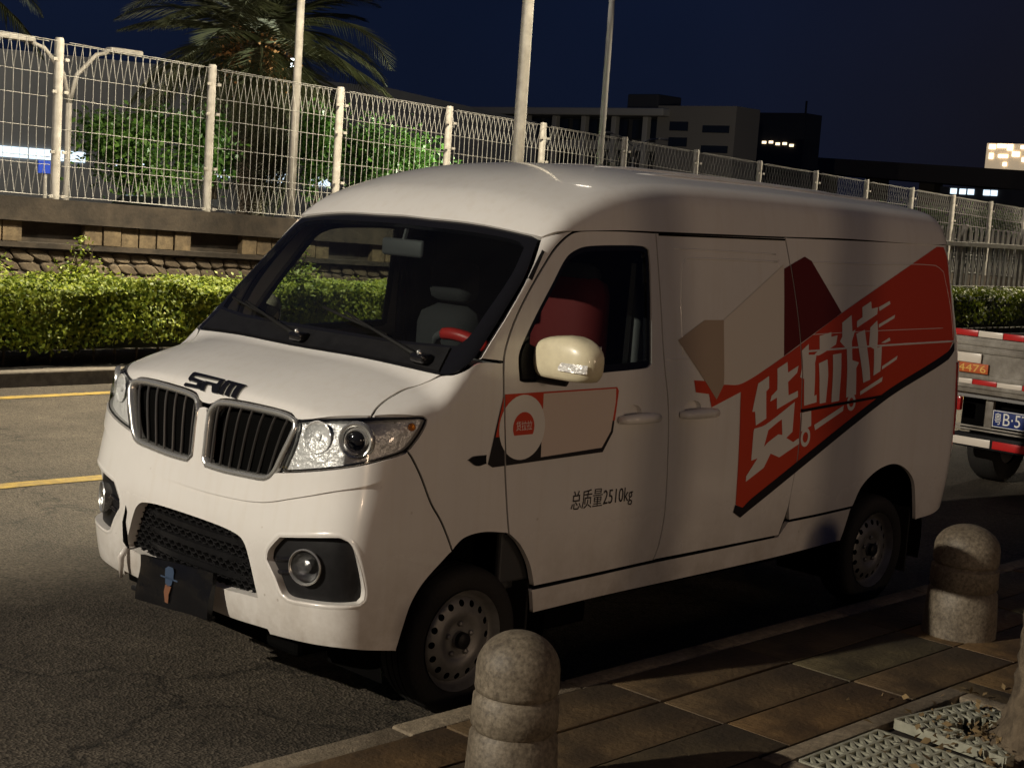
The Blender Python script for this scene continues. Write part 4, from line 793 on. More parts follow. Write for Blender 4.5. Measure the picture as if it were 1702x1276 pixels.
def text_on(name,s,x0,z0,h,w,m,par,off,prj=SIDE,shear=0,fn=None):
    cu=bpy.data.curves.new(name,'FONT'); cu.body=s; cu.size=1; cu.shear=shear; cu.resolution_u=3
    o=bpy.data.objects.new(name,cu); COL.objects.link(o); bpy.context.view_layer.update()
    dg=bpy.context.evaluated_depsgraph_get(); me=bpy.data.meshes.new_from_object(o.evaluated_get(dg)); bpy.data.objects.remove(o)
    V=np.array([v.co[:2] for v in me.vertices]); fc=[tuple(p.vertices) for p in me.polygons]; bpy.data.meshes.remove(me)
    lo,hi=V.min(0),V.max(0); V=(V-lo)/(hi-lo); V=np.stack([x0+V[:,0]*w,z0+V[:,1]*h],1)
    if fn is not None: P=fn(V)
    else: P=prj.to3(V); P=P+grad(P)*off
    return mesh(name,P,fc,m,par)
text_on('disc_text','货拉拉',.788,1.022,.034,.082,M_wvin,sk,.0062)
text_on('weight_text','总质量2510kg',1.110,.690,.085,.358,M_ink,van,.0025)
# raised chrome-edged badge on the hood
for l in SRM:
    Q=TILT.to2(l); panel('badge_letter',Q,TILT,M_gloss,hood_o,.02,off=.009,flange=.009,two=True,gap=.0008,smooth=False)
    panel('badge_edge',Q,TILT,M_chrome,hood_o,.02,off=.004,flange=.006,two=True,gap=-.0006,smooth=False)
# number plate holder, covered by a black bag with a small picture
g=G(); c=Vector((-.052,.818,.380)); 
Mx=Matrix.Translation(c)@Matrix.Rotation(R(-4),4,'X')@Matrix.Rotation(R(8),4,'Y')
nx_,nz_=12,8; v=[];fc=[]
for s in (0,1):
    for i in range(nx_+1):
        for k in range(nz_+1):
            y=-.232+.464*i/nx_; z=-.082+.164*k/nz_; e=(1-abs(2*i/nx_-1)**4)*(1-abs(2*k/nz_-1)**4)
            x=(-.006-.006*e+.0035*math.sin(y*31+z*17)+.003*math.sin(y*13-z*45)) if s==0 else .012
            v.append(tuple(Mx@Vector((x,y,z))))
o_=(nx_+1)*(nz_+1)
for s in (0,1):
    for i in range(nx_):
        for k in range(nz_):
            a=s*o_+i*(nz_+1)+k; q=(a,a+1,a+nz_+2,a+nz_+1); fc.append(q if s else q[::-1])
ringi=[i*(nz_+1) for i in range(nx_+1)]+[nx_*(nz_+1)+k for k in range(1,nz_+1)]+[i*(nz_+1)+nz_ for i in range(nx_-1,-1,-1)]+[k for k in range(nz_-1,0,-1)]
for a,b2 in zip(ringi,ringi[1:]+ringi[:1]): fc.append((a,b2,b2+o_,a+o_))
M_bag=mat('black_plastic_film',(.006,.006,.007),.22,spec=.35,bump=.15,bscale=25)
pl=mesh('plate_cover',v,fc,M_bag,van,True,sharp=50); pl['label']='number plate wrapped in black plastic film'
def onpl(pts): return [tuple(Mx@Vector((-.0185,y,z))) for y,z in pts]
def flat(name,pts,m): q=onpl(pts); mesh(name,q,[tuple(range(len(q)))],m,pl)
ce=.012
flat('print_hat',[(ce-.028,.024),(ce+.026,.028),(ce+.030,.058),(ce+.012,.068),(ce-.018,.066),(ce-.026,.052)],mat('print_blue',(.035,.06,.11),.4)); flat('print_face',[(ce-.024,.024),(ce+.024,.028),(ce+.020,.006),(ce,-.004),(ce-.020,.004)],bpy.data.materials['print_blue'])
flat('print_brim',[(ce-.055,.020),(ce+.055,.026),(ce+.055,.031),(ce-.055,.026)],bpy.data.materials['print_blue'])
flat('print_body',[(ce-.020,-.002),(ce+.018,.002),(ce+.022,-.024),(ce+.008,-.060),(ce-.012,-.062),(ce-.010,-.03)],mat('print_orange',(.17,.07,.035),.5))
g=G(); g.cbox((-.05,.60,.30),(-.02,1.11,.318),.006); g.build('plate_bracket',M_blk,pl)
# ---- interior
g=G(); g.cbox((.60,.12,.98),(1.02,1.48,1.19),.05); g.cbox((.50,.14,1.05),(.85,1.46,1.245),.05); g.build('dashboard',M_int,van,True,50)
for nm,(xa,ya,xb,yb),mm_ in (('paper',(.66,.86,.80,1.15),M_tan),('paper',(.60,1.0,.70,1.28),mat('paper_grey',(.35,.33,.30),.8))):
    g=G(); g.box((xa,ya,1.247),(xb,yb,1.251)); g.build(nm,mm_,van)
for ys in (.45,1.15):
    mt=M_redcloth if ys<.8 else M_seat
    g=G(); g.cbox((1.05,ys-.24,.70),(1.58,ys+.24,.86),.05); g.cbox((1.46,ys-.18,.80),(1.64,ys+.18,1.56 if ys<.8 else 1.36),.088); se=g.build('seat',mt,van,True,50)
    g=G(); g.cbox((1.50,ys-.13,1.50 if ys<.8 else 1.37),(1.61,ys+.13,1.60 if ys<.8 else 1.56),.05); g.build('headrest',M_seat,se,True,50)
g=G(); cS=Vector((.985,.39,1.205)); dS=Vector((.62,0,.78)).normalized()
def circ(c,d,r,a0,a1,n): 
    Mq=axis(c,d); return [Mq@Vector((r*math.cos(a0+(a1-a0)*k/n),r*math.sin(a0+(a1-a0)*k/n),0)) for k in range(n+1)]
g.tube(circ(cS,dS,.19,0,2*PI,32),.017,8); g.tube([cS-Vector((0,.18,0)),cS,cS+Vector((0,.18,0))],.018,6); g.tube([cS,cS-dS*.25],.04,8); sw=g.build('steering_wheel',M_intl,van,True)
Mq=axis(cS,dS); top_a=[k for k in np.linspace(0,2*PI,64) if (Mq@Vector((.19*math.cos(k),.19*math.sin(k),0))).z>cS.z+.075]
best=sorted(top_a,key=lambda k:(Mq@Vector((.19*math.cos(k),.19*math.sin(k),0))).y)
g=G(); pts=[Mq@Vector((.19*math.cos(k),.19*math.sin(k),0)) for k in best]; pts=pts[:max(3,len(pts)*2//3)]; g.tube(pts,.024,8); g.build('wheel_cover',mat('red_cover',(.55,.03,.025),.4),sw,True)
g=G(); g.cbox((1.72,.06,.40),(1.75,1.54,1.70),.01); g.build('bulkhead',M_darkin,van)
g=G(); g.cbox((1.05,.20,1.70),(1.72,1.40,1.725),.01); g.build('headliner',M_int,van)
g=G(); g.cbox((.50,.1,.40),(1.75,1.5,.45),.01); g.build('cab_floor',M_int,van)
g=G(); g.cbox((.90,.66,1.585),(.925,.90,1.655),.012); g.tube([(.915,.78,1.65),(.935,.78,1.72)],.01,6); g.build('rear_view_mirror',M_intl,van,True,50)
for ysn in (-1,1):
    yb=YC+ysn*.74; g=G(); g.cbox((.80,min(yb,yb+.03*ysn),.45),(1.62,max(yb,yb+.03*ysn),1.19),.01); g.build('door_trim',M_int,van)
    g=G(); g.cbox((1.57,YC+ysn*.665-.03,.5),(1.70,YC+ysn*.665+.03,1.64),.02); g.build('pillar_trim',M_intl,van,True,50)
    g=G(); g.tube([(1.56,YC+ysn*.66,1.62),(1.555,YC+ysn*.655,1.2),(1.55,YC+ysn*.64,.75)],.014,4); g.build('seat_belt',M_blk,van)
# ================================================================== THINGS AROUND THE VAN
def leafcloud(name,P,Nn,size,m,parent,asp=.55,jit=.6,kind='stuff'):
    """leaf-shaped folded quads at points P facing roughly along Nn"""
    n=len(P); a=rng.normal(size=(n,3))*jit+Nn; a/=np.linalg.norm(a,axis=1)[:,None]
    t=np.cross(a,rng.normal(size=(n,3))); t/=np.linalg.norm(t,axis=1)[:,None]; s=np.cross(a,t); sz=size*rng.uniform(.65,1.3,(n,1))
    v=np.empty((n,4,3)); v[:,0]=P-t*sz*.5; v[:,1]=P+s*sz*asp*.5+a*sz*.08; v[:,2]=P+t*sz*.5; v[:,3]=P-s*sz*asp*.5+a*sz*.08
    me=bpy.data.meshes.new(name); V=v.reshape(-1,3)-np.array(org(parent)); me.vertices.add(4*n); me.vertices.foreach_set('co',V.ravel())
    me.loops.add(4*n); me.loops.foreach_set('vertex_index',np.arange(4*n,dtype=np.int32)); me.polygons.add(n); me.polygons.foreach_set('loop_start',np.arange(0,4*n,4,dtype=np.int32)); me.update(calc_edges=True); me.validate()
    me.materials.append(m); o=link(bpy.data.objects.new(name,me),parent)
    if kind: o['kind']=kind
    return o
def spot(name,loc,tgt,power,size,col,ang,blend,parent=None,sx=1,sy=1):
    l=bpy.data.lights.new(name,'SPOT'); l.energy=power; l.shadow_soft_size=size; l.color=col; l.spot_size=ang; l.spot_blend=blend
    o=bpy.data.objects.new(name,l); COL.objects.link(o); o.location=loc
    z=(Vector(loc)-Vector(tgt)).normalized(); x=Vector((1,0,0)); y=z.cross(x).normalized(); x=y.cross(z).normalized()
    o.matrix_world=Matrix(((x.x*sx,y.x*sy,z.x,loc[0]),(x.y*sx,y.y*sy,z.y,loc[1]),(x.z*sx,y.z*sy,z.z,loc[2]),(0,0,0,1))); return o
M_led=mat('lit_led_panel',(1,.9,.74),.5,emit=14); M_grey=mat('grey_casting',(.25,.25,.25),.5)
def street_lamp(x,y,h,reach,label,r=.105,z0=.115,lit=True):
    t=thing('street_lamp',label,'street lamp',(x,y,z0),'street lamps along the far kerb')
    g=G(); g.tube([(x,y,z0),(x,y,z0+1.2),(x,y,h-.6)],[r*1.25,r*1.1,r*.75],20); g.build('pole',M_white,t,True,40)
    g=G(); g.lathe([(.20,0),(.20,.03),(.13,.06),(.13,.2),(r,.22)],16,Matrix.Translation((x,y,z0))); g.build('base_plate',M_white,t,True,30)
    g=G(); g.tube([(x,y,h-.65),(x,y-.15,h-.3),(x,y-.6,h),(x,y-reach+.6,h+.12)],[r*.75,r*.6,r*.5,.04],12); g.build('arm',M_white,t,True)
    g=G(); g.cbox((x-.15,y-reach-.05,h+.05),(x+.15,y-reach+.7,h+.17),.04); hd=g.build('lamp_head',M_grey,t,True,40)
    g=G(); g.cbox((x-.12,y-reach,h+.035),(x+.12,y-reach+.55,h+.049),.004); g.build('led_panel',M_led,hd); return t
WARM=(1,.895,.735); YELL=(1,.86,.62)
street_lamp(-17.5,9.2,9.9,4.2,'tall white street lamp far ahead of the van')
spot('key_light',(-17.5,5.1,9.9),(0,3.0,.6),KEY_POWER,.16,WARM,R(100),.5)
street_lamp(10.1,9.15,9.9,1.25,'tall thick white street lamp pole rising behind the van roof',.072)
spot('far_lane_light',(10.1,8.15,9.85),(8.0,11.6,0),HEDGE_POWER,.16,YELL,R(80),.25,sx=2.2,sy=1.40)
street_lamp(37.8,9.15,9.9,1.25,'tall white street lamp far beyond the truck')
spot('next_lane_light',(37.8,8.15,9.85),(34.0,11.6,0),HEDGE_POWER,.16,YELL,R(80),.25,sx=2.2,sy=1.40)
# lanterns behind the pavement
M_globe=mat('lit_globe',(1,.74,.48),.4,emit=6)
def lantern(LX,LY,label,power,tgt):
    t=thing('lantern_post',label,'lantern',(LX,LY,.11),'lantern posts at the back of the pavement')
    g=G(); g.tube([(LX,LY,.11),(LX,LY,2.5)],[.06,.04],12); g.build('post',M_blk,t,True)
    g=G(); g.lathe([(.05,0),(.09,.04),(.11,.1)],16,Matrix.Translation((LX,LY,2.48))); g.build('lantern_base',M_blk,t,True,40)
    g=G(); g.lathe([(.20,.46),(.05,.56),(.0005,.58)],16,Matrix.Translation((LX,LY,2.48))); g.build('lantern_cap',M_blk,t,True,40)
    g=G(); g.lathe([(.10,.1),(.16,.2),(.16,.36),(.12,.46)],16,Matrix.Translation((LX,LY,2.48))); g.build('lantern_globe',M_globe,t,True)
    spot('lantern_light',(LX,LY+.2,2.76),tgt,power,.8,(1,.72,.48),R(120),.6)
lantern(4.0,-14.0,'dark lantern post behind the street tree',NEAR_POWER*.95,(2.2,0,1.2)); lantern(-6.5,-14.2,'dark lantern post behind the pavement ahead of the van',NEAR_POWER*1.65,(.8,0,1.2))
# ---- bollards
def bollard(x,y,s,label,w=1.):
    t=thing('bollard',label,'bollard',(x,y,.112),'granite bollards along the kerb')
    R0=.122*s*w
    def body(z0,z1,bot,topr): 
        return [(R0*.93,z0),(R0*1.0,z0+.008),(R0*bot,z0+.018),(R0*topr,z1-.018),(R0*.985,z1-.006),(R0*.93,z1)]
    H=.495*s
    g=G(); g.lathe([(R0*1.14,-.02),(R0*1.10,.10),(R0*1.06,.19*s),(R0*.97,.206*s)],40,Matrix.Translation((x,y,.112))); g.build('shaft',M_gran,t,True,50)
    g=G(); g.lathe([(R0*.96,.204*s),(R0*1.05,.222*s),(R0*1.03,.302*s),(R0*.93,.316*s)],40,Matrix.Translation((x,y,.112))); g.build('collar',M_gran,t,True,40)
    pr=[(R0*.88,.312*s),(R0*.985,.320*s),(R0*1.01,.332*s),(R0*1.0,.385*s)]+[(R0*math.cos(a),.385*s+(H-.385*s)*math.sin(a)) for a in np.linspace(.1,PI/2-.02,14)]+[(.0005,H)]
    g=G(); g.lathe(pr,44,Matrix.Translation((x,y,.112))); g.build('dome',M_gran,t,True,50); return t
bollard(.045,-.80,1.0,'pale granite bollard with lit dome beside the front wheel'); bollard(2.95,-.69,.96,'granite bollard with shadowed shaft near the rear wheel',1.18)
# ---- tree in the pit at the pavement, with its plastic grid
TX,TY=1.88,-1.63
t=thing('street_tree','street tree trunk rising from a plastic grid in the pavement','tree',(TX,TY,.09))
def trunk(g,pts,rs,n=22,rough=.1):
    v=[];fc=[];m=len(pts)
    for i,(p,r_) in enumerate(zip(pts,rs)):
        for k in range(n):
            a=2*PI*k/n; q=r_*(1+rough*math.sin(a*5+i*.25)*.45+rough*.5*math.sin(a*11+i*.4+1.3)+rough*random.uniform(-.45,.45)); v.append((p[0]+q*math.cos(a),p[1]+q*math.sin(a),p[2]))
    for i in range(m-1):
        for k in range(n): fc.append((i*n+k,i*n+(k+1)%n,(i+1)*n+(k+1)%n,(i+1)*n+k))
    g.add(v,fc)
zs=np.concatenate([np.linspace(.08,.5,14),np.linspace(.54,3.4,60)]); g=G(); trunk(g,[(TX+.02*z+.02*math.sin(z*2),TY+.015*math.sin(z*1.7),z) for z in zs],[.150-.012*z+.10*math.exp(-(z-.08)/.07)+.03*math.exp(-(z-.08)/.3) for z in zs],44,.11); g.build('trunk',M_bark,t,True)
for k in range(5):
    a=2*PI*k/5+.4; g=G(); g.tube([(TX+.07,TY,3.2),(TX+.6*math.cos(a),TY+.6*math.sin(a),4.0),(TX+1.5*math.cos(a),TY+1.5*math.sin(a),4.9)],[.075,.05,.02],8); g.build('limb',M_bark,t,True)
c=rng.normal(size=(26,3)); c/=np.linalg.norm(c,axis=1)[:,None]; c=np.array([TX,TY,5.0])+c*np.array([1.7,1.7,1.0])*rng.uniform(.3,1,(26,1)); P=(c[rng.integers(0,26,5200)]+rng.normal(size=(5200,3))*.33); leafcloud('crown',P,np.array([0,0,.6]),.11,M_trim,t)
# pit frame and grid
x0,y0,x1,y1=PIT
fr_=tag(mesh('tree_pit',[(x0,y0,.05),(x1,y0,.05),(x1,y1,.05),(x0,y1,.05)],[(0,1,2,3)],mat('dark_earth',(.035,.027,.018),.95,bump=.6,bscale=30)),kind='structure')
for a,b_ in (((x0,y1-.075,.03),(x1,y1,.117)),((x0,y0,.03),(x1,y0+.075,.117)),((x0,y0+.079,.03),(x0+.075,y1-.079,.117)),((x1-.075,y0+.079,.03),(x1,y1-.079,.117))):
    g=G(); g.cbox(a,b_,.008); g.build('frame_stone',M_kerb,fr_,True,40)
def grid(name,xa,ya,xb,yb,z,label,tilt=0,pitch=.06,rz=0):
    t=thing(name,label,'tree grate',((xa+xb)/2,(ya+yb)/2,z-.03),'plastic grids round the tree')
    g=G(); T=Vector((TX,TY,0)); cx,cy=(xa+xb)/2,(ya+yb)/2
    RM=Matrix.Translation((cx,cy,z))@Matrix.Rotation(rz,4,'Z')@Matrix.Rotation(tilt,4,'Y')@Matrix.Translation((-cx,-cy,0))
    def line(p,q,dz):
        p=Vector(p);q=Vector(q);d=q-p;L_=d.length
        if L_<.02: return
        u=d/L_; n=Vector((-u.y,u.x,0))*.0055; k=max(1,int(L_/.025)); run=None
        for i in range(k+1):
            c_=p+u*(L_*min(i+.5,k)/k); ok=i<k and (RM@c_-T).to_2d().length>.30+.05*math.sin(4*math.atan2(c_.y-TY,c_.x-TX))
            if ok and run is None: run=i
            if not ok and run is not None:
                a=p+u*(L_*run/k); e=p+u*(L_*i/k); v=[a-n,e-n,e+n,a+n]; lo=Vector((0,0,-.035)); hi=Vector((0,0,dz)); vv=[RM@(w+lo) for w in v]+[RM@(w+hi) for w in v]
                g.add(vv,[(4,5,6,7),(0,1,5,4),(1,2,6,5),(2,3,7,6),(3,0,4,7)]); run=None
    nx=int((xb-xa)/pitch); ny=int((yb-ya)/pitch)
    for i in range(nx+1): line((xa+i*pitch,ya,0),(xa+i*pitch,ya+ny*pitch,0),.0)
    for j in range(ny+1): line((xa,ya+j*pitch,0),(xa+nx*pitch,ya+j*pitch,0),.0012)
    for k in range(-ny,nx):
        i0=max(0,k); j0=i0-k; m_=min(nx-i0,ny-j0)
        if m_>0: line((xa+i0*pitch,ya+j0*pitch,0),(xa+(i0+m_)*pitch,ya+(j0+m_)*pitch,0),.0006)
    tag(g.build('lattice',M_grate,t),kind='stuff'); return t
grid('tree_grate',x0+.085,y0+.09,x1-.62,y1-.085,.118,'flat plastic triangle grid filling the pit in front of the trunk')
grid('tree_grate',x1-.60,TY+.02,x1-.085,y1-.085,.130,'broken plastic grid piece lifted beside the trunk',R(2.5),rz=R(-4))
grid('tree_grate',x1-.61,y0+.09,x1-.085,TY-.02,.122,'plastic grid piece behind the trunk',R(-1.5),rz=R(2))
P=np.stack([rng.normal(TX,.22,900),rng.normal(TY,.22,900),np.zeros(900)+.10+rng.uniform(0,.05,900)],1); lit=leafcloud('leaf_litter',P,np.array([0,0,1.]),.035,mat('dry_leaves',(.16,.11,.05),.9,var=.4),None); tag(lit,'dry leaf litter heaped round the tree foot','leaf litter')
# ---- hedge
def hedge(xa,xb,y0,y1,zt,n,size,label,z0=.30):
    t=thing('hedge',label,'hedge',((xa+xb)/2,(y0+y1)/2,.115))
    L_=xb-xa; nf=int(n*.45); nt_=n-nf
    x=rng.uniform(xa,xb,nf); dep=np.abs(rng.normal(0,.07,nf)); z=z0+(zt-z0)*rng.uniform(0,1,nf)**.8; bulge=.06*np.sin(x*2.3+1)*np.sin(z*5)+.05*np.sin(x*5.1)
    low=np.where(z<z0+.12,rng.uniform(-.1,.12,nf),0)
    P1=np.stack([x,y0+dep+bulge+.10*np.clip((.45-z),0,1),z+low*.4+.05*np.sin(x*3.1)],1); N1=np.tile([0,-1.,.22],(nf,1))
    x=rng.uniform(xa,xb,nt_); y=y0+(y1-y0)*rng.uniform(0,1,nt_); zz=zt+.03*np.sin(x*4.2+y*3)+.025*np.sin(x*9+y*7)-np.abs(rng.normal(0,.045,nt_))+np.where(rng.uniform(size=nt_)<.03,rng.uniform(0,.07,nt_),0)
    P2=np.stack([x,y,zz],1); N2=np.tile([0,-.25,1.],(nt_,1))
    leafcloud('foliage',np.concatenate([P1,P2]),np.concatenate([N1,N2]),size,M_hedge,t,.6,.42)
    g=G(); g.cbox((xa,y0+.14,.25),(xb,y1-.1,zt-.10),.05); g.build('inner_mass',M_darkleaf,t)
    g=G(); 
    for x in np.arange(xa+.1,xb,.22): g.tube([(x,y0+.25,.11),(x+random.uniform(-.05,.05),y0+.22,.5)],.012,5)
    tag(g.build('stems',M_bark,t),kind='stuff'); return t
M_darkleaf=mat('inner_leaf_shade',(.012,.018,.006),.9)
hedge(-3.0,9.0,8.32,9.5,.83,78000,.045,'clipped yellow green hedge along the far kerb below the stone wall')
hedge(12.0,44,8.4,9.5,.86,26000,.075,'clipped hedge below the white picket railing behind the truck')
for (x,y,z,r_) in ((3.3,9.2,.90,.16),(4.4,9.3,.88,.13),(6.85,9.1,.90,.12)):   # loose shoots above the clipped top
    t=thing('shrub',{3.3:'widest tuft of loose shoots above the clipped hedge',4.4:'small tuft of loose shoots between two others on the hedge',6.85:'tuft of loose shoots above the hedge beside the windscreen'}[x],'shrub',(x,y,.115),'shoots above the hedge'); n=380
    c=rng.normal(size=(n,3))*np.array([r_,r_*.7,r_*.45])+np.array([x,y,z]); leafcloud('foliage',c,np.array([0,-.2,1.]),.05,M_hedge,t)
    g=G()
    for k in range(5): g.tube([(x,y,.12),(x+random.uniform(-.1,.1),y,z),(x+random.uniform(-.15,.15),y,z+random.uniform(.1,.32))],[.012,.008,.003],5)
    tag(g.build('stems',M_bark,t),kind='stuff')
    n=60; k=rng.uniform(0,1,n); c=np.stack([x+rng.normal(0,.06,n),y+rng.normal(0,.03,n),z+.1+.25*k],1); leafcloud('shoot_leaves',c,np.array([0,-.2,1.]),.045,M_hedge,t)
# ---- stone wall with fence on top; FW(s,o,z): s posts along, o towards the road, z above the s=0 level
FB=np.array([7.059,14.672,0.]); FS=np.array([2.495,.162,-.063]); FN=np.array([-.162,2.495,0.])/2.5003
def FW(s,o,z): p=FB+FS*s-FN*o; return (p[0],p[1],p[2]+z)
def fbox(g,s0,s1,o0,o1,z0,z1):
    v=[FW(s,o,z) for z in (z0,z1) for s,o in ((s0,o0),(s1,o0),(s1,o1),(s0,o1))]; g.add(v,[(0,1,2,3),(4,7,6,5),(0,4,5,1),(1,5,6,2),(2,6,7,3),(3,7,4,0)])
wall=thing('retaining_wall','stained stone retaining wall with pale blocks below the wire fence','wall',FW(5,.2,-1.5+1.62))
g=G(); fbox(g,-4,26,-.10,.16,-1.6,.885); g.build('core',M_mortar,wall)
g=G(); fbox(g,-4,26,-.12,.26,1.155,1.46); g.build('capping_beam',M_conc,wall)
g=G(); fbox(g,-4,26,-.10,.10,.885,1.155); g.build('recess',M_conc,wall)
g=G(); fbox(g,-4,26,-.10,.27,.815,.880); g.build('ledge',M_conc,wall)
for k in range(-3,6):
    for j in range(6):
        s0=.142+1.068*k+.117*j; g=G(); a=FW(s0,.20+random.uniform(-.006,.006),.892); 
        fbox(g,s0,s0+.107,.08,.20+random.uniform(-.012,.012),.884+random.uniform(0,.006),1.152-random.uniform(0,.012)); g.build('stone_block',M_block,wall)
# rubble: irregular cells, each stone its own piece
cells=[]; sp=.105
def jit(i,j): 
    r_=random.Random(i*7919+j*104729); return (i*sp+(.5*sp if j%2 else 0)+r_.uniform(-.03,.03), .80-.155*j+(r_.uniform(-.035,.035) if j>0 else 0))
for j in range(4):
    for i in range(-14,46):
        pts=[jit(i,j),jit(i+1,j),jit(i+1,j+1) if j%2==0 else jit(i+2,j+1),jit(i,j+1) if j%2==0 else jit(i+1,j+1)]
        cx=sum(p[0] for p in pts)/4; cz=sum(p[1] for p in pts)/4; Q=[]
        for a in range(4):
            p,q=pts[a],pts[(a+1)%4]
            for t_ in (.22,.78): x=p[0]+(q[0]-p[0])*t_; z=p[1]+(q[1]-p[1])*t_; Q.append((cx+(x-cx)*.90,cz+(z-cz)*.90))
        n=len(Q); pr=random.uniform(.185,.215); v=[FW(x,.15,z) for x,z in Q]+[FW(x,pr-.012,z) for x,z in Q]+[FW(cx+(x-cx)*.8,pr,cz+(z-cz)*.8) for x,z in Q]
        fc=[tuple(range(2*n,3*n))]+[(r_*n+a,r_*n+(a+1)%n,(r_+1)*n+(a+1)%n,(r_+1)*n+a) for r_ in (0,1) for a in range(n)]
        mesh('rubble_stone',v,fc,M_stone,wall,True,sharp=35)
# fence
fence=thing('wire_fence','white welded wire fence with folded edges and round posts on the wall','fence',FW(5,0,1.46))
pst=None; bay=None; p5=Vector(FW(5,0,1.46))
for i in range(-2,22):
    o=Vector(FB+FS*i)
    if pst is None:
        g=G(); g.tube([o+Vector((0,0,1.455)),o+Vector((0,0,3.52)),o+Vector((0,0,3.555))],[.062,.062,.052],16); pst=g.build('post',M_white,fence,True,40); src=o
        g=G()
        for z in (3.40,2.98,2.2,1.62):
            for d in (-1,1): g.cbox((o.x+d*.085-.03,o.y-.075,z-.02),(o.x+d*.085+.03,o.y-.045,z+.02),.004)
        cl=tag(g.build('clips',M_white,fence),kind='stuff')
        b0=np.array(o); bays=[]
        for vr in range(3):
            g=G(); rr_=random.Random(vr)
            def wire(pts,r_=.0042): g.tube([tuple(b0+FS*s-FN*of+np.array([0,0,z])) for s,of,z in pts],r_,4,False)
            for k in range(19):
                s=.045+.91*(k+.5)/19; j=[rr_.uniform(-.0018,.0018) for _ in range(9)]; q=rr_.uniform(-.012,.012)
                wire([(s+j[0],.0,1.90),(s+j[1],.10,1.50),(s+j[1],-.10,1.50),(s+j[0],.0,1.90),(s+j[2],q,2.4),(s+j[3],0,3.08),(s+j[4],.10,3.50),(s+j[5],-.10,3.50),(s+j[3],0,3.08)])
            for a,z in ((.10,3.50),(-.10,3.50),(0,3.08),(0,2.78),(0,2.38),(0,2.0),(0,1.90),(.10,1.50),(-.10,1.50)): wire([(s,a,z+rr_.uniform(-.005,.005)) for s in (.035,.25,.5,.75,.965)],.0048)
            bays.append(tag(g.build('mesh_panel',M_wire,fence),kind='stuff'))
        bays[1].location=Vector(FS); bays[2].location=Vector(FS*2)
    else:
        d=o-src; inst(pst,fence,d); inst(cl,fence,d)
        if 1<=i+1<21 and i>0: inst(bays[i%3],fence,d-0*d)
# ---- white picket railing beyond the truck
rail=thing('picket_railing','white metal picket railing standing behind the hedge past the truck','railing',(24,9.75,.115))
for z in (1.60,.80):
    g=G(); g.cbox((15,9.70,z),(44,9.745,z+.085),.006); g.build('rail_bar',M_white,rail)
g=G(); x=17.0; g.add([(x-.035,9.75,.3),(x+.035,9.75,.3),(x+.035,9.75,1.84),(x,9.75,1.95),(x-.035,9.75,1.84),(x-.035,9.785,.3),(x+.035,9.785,.3),(x+.035,9.785,1.84),(x,9.785,1.95),(x-.035,9.785,1.84)],[(0,1,2,3,4),(9,8,7,6,5),(0,5,6,1),(1,6,7,2),(2,7,8,3),(3,8,9,4),(4,9,5,0)])
pk=g.build('picket',M_white,rail)
for i in range(1,118): inst(pk,rail,(.215*i,0,0))
for i in range(12):
    x=15.5+2.4*i; g=G(); g.cbox((x-.05,9.79,.12),(x+.05,9.88,2.0),.01); g.build('railing_post',M_white,rail)
# ---- truck behind the van: tail end faces it
M_trk=mat('truck_white_paint',(.42,.40,.36),.55,dirt=(.22,.20,.17),scale=4,stain=.5,sscale=2); M_tred=mat('red_reflector',(.50,.02,.02),.3); M_twht=mat('white_reflector',(.72,.66,.58),.3); M_blue=mat('plate_blue',(.012,.03,.16),.4); M_ltr=mat('plate_white',(.75,.75,.72),.5); M_org=mat('orange_board',(.50,.10,.02),.6); M_ylw=mat('ochre_lettering',(.75,.45,.10),.6)
X=7.0; ya,yb=-.10,1.60
trk=thing('light_truck','white flatbed truck with red and white reflectors and blue plate','truck',(X+2,.75,0))
def bx(name,a,b_,m,par=trk,c=.006): g=G(); g.cbox(a,b_,c); return g.build(name,m,par,True,40)
tg=bx('tailgate',(X,ya,.70),(X+.05,yb,1.10),M_trk)
for z in (.735,.80,.99,1.04): bx('tailgate_rib',(X-.014,ya+.01,z),(X+.0,yb-.01,z+.035),M_trk,tg)
bx('bed_floor',(X+.05,ya,.66),(X+2.9,yb,.74),M_grey); 
for y in (ya,yb-.04): bx('bed_side',(X+.055,y,.745),(X+2.9,y+.04,1.10),M_trk)
w=(yb-ya)/9
for i in range(9):
    bx('reflector_tape',(X-.004,ya+w*i+.002,1.105),(X+.02,ya+w*(i+1)-.002,1.148),M_tred if i%2==0 else M_twht,tg,.002)
    bx('reflector_tape',(X-.020,ya+w*i+.002,.765),(X-.0145,ya+w*(i+1)-.002,.80),M_twht if i%2==0 else M_tred,tg,.001)
bx('number_board',(X-.022,yb-.30,.845),(X-.0145,yb-.01,.915),M_org,tg,.001)
bx('pale_board',(X-.024,yb-.24,.918),(X-.0145,yb-.03,.985),M_twht,tg,.001)
def ytext(name,s,y0,z0,h,w_,m,x,par): # text facing -x, reading towards -y
    return text_on(name,s,0,0,h,w_,m,par,0,fn=lambda V:np.stack([np.full(len(V),x),y0-V[:,0],z0+V[:,1]],1))
ytext('board_number','34476',yb-.025,.853,.052,.26,M_ylw,X-.0235,tg)
bp_=bx('bumper_beam',(X+.05,ya+.05,.30),(X+.12,yb-.05,.40),M_blk)
for i in range(5): bx('reflector_tape',(X+.043,ya+.08+.32*i,.315),(X+.049,ya+.08+.32*i+.30,.372),M_tred if i%2 else M_twht,bp_,.001)
for z in (.43,.452): bx('guard_rail',(X+.02,ya+.05,z),(X+.04,yb-.02,z+.012),M_trk,trk,.003)
for y in (yb-.28,ya+.28): bx('bracket',(X+.10,y-.03,.45),(X+.14,y+.03,.66),M_trk)
for y in (yb-.10,ya+.02): bx('tail_lamp',(X+.01,y,.56),(X+.05,y+.09,.66),M_tail)
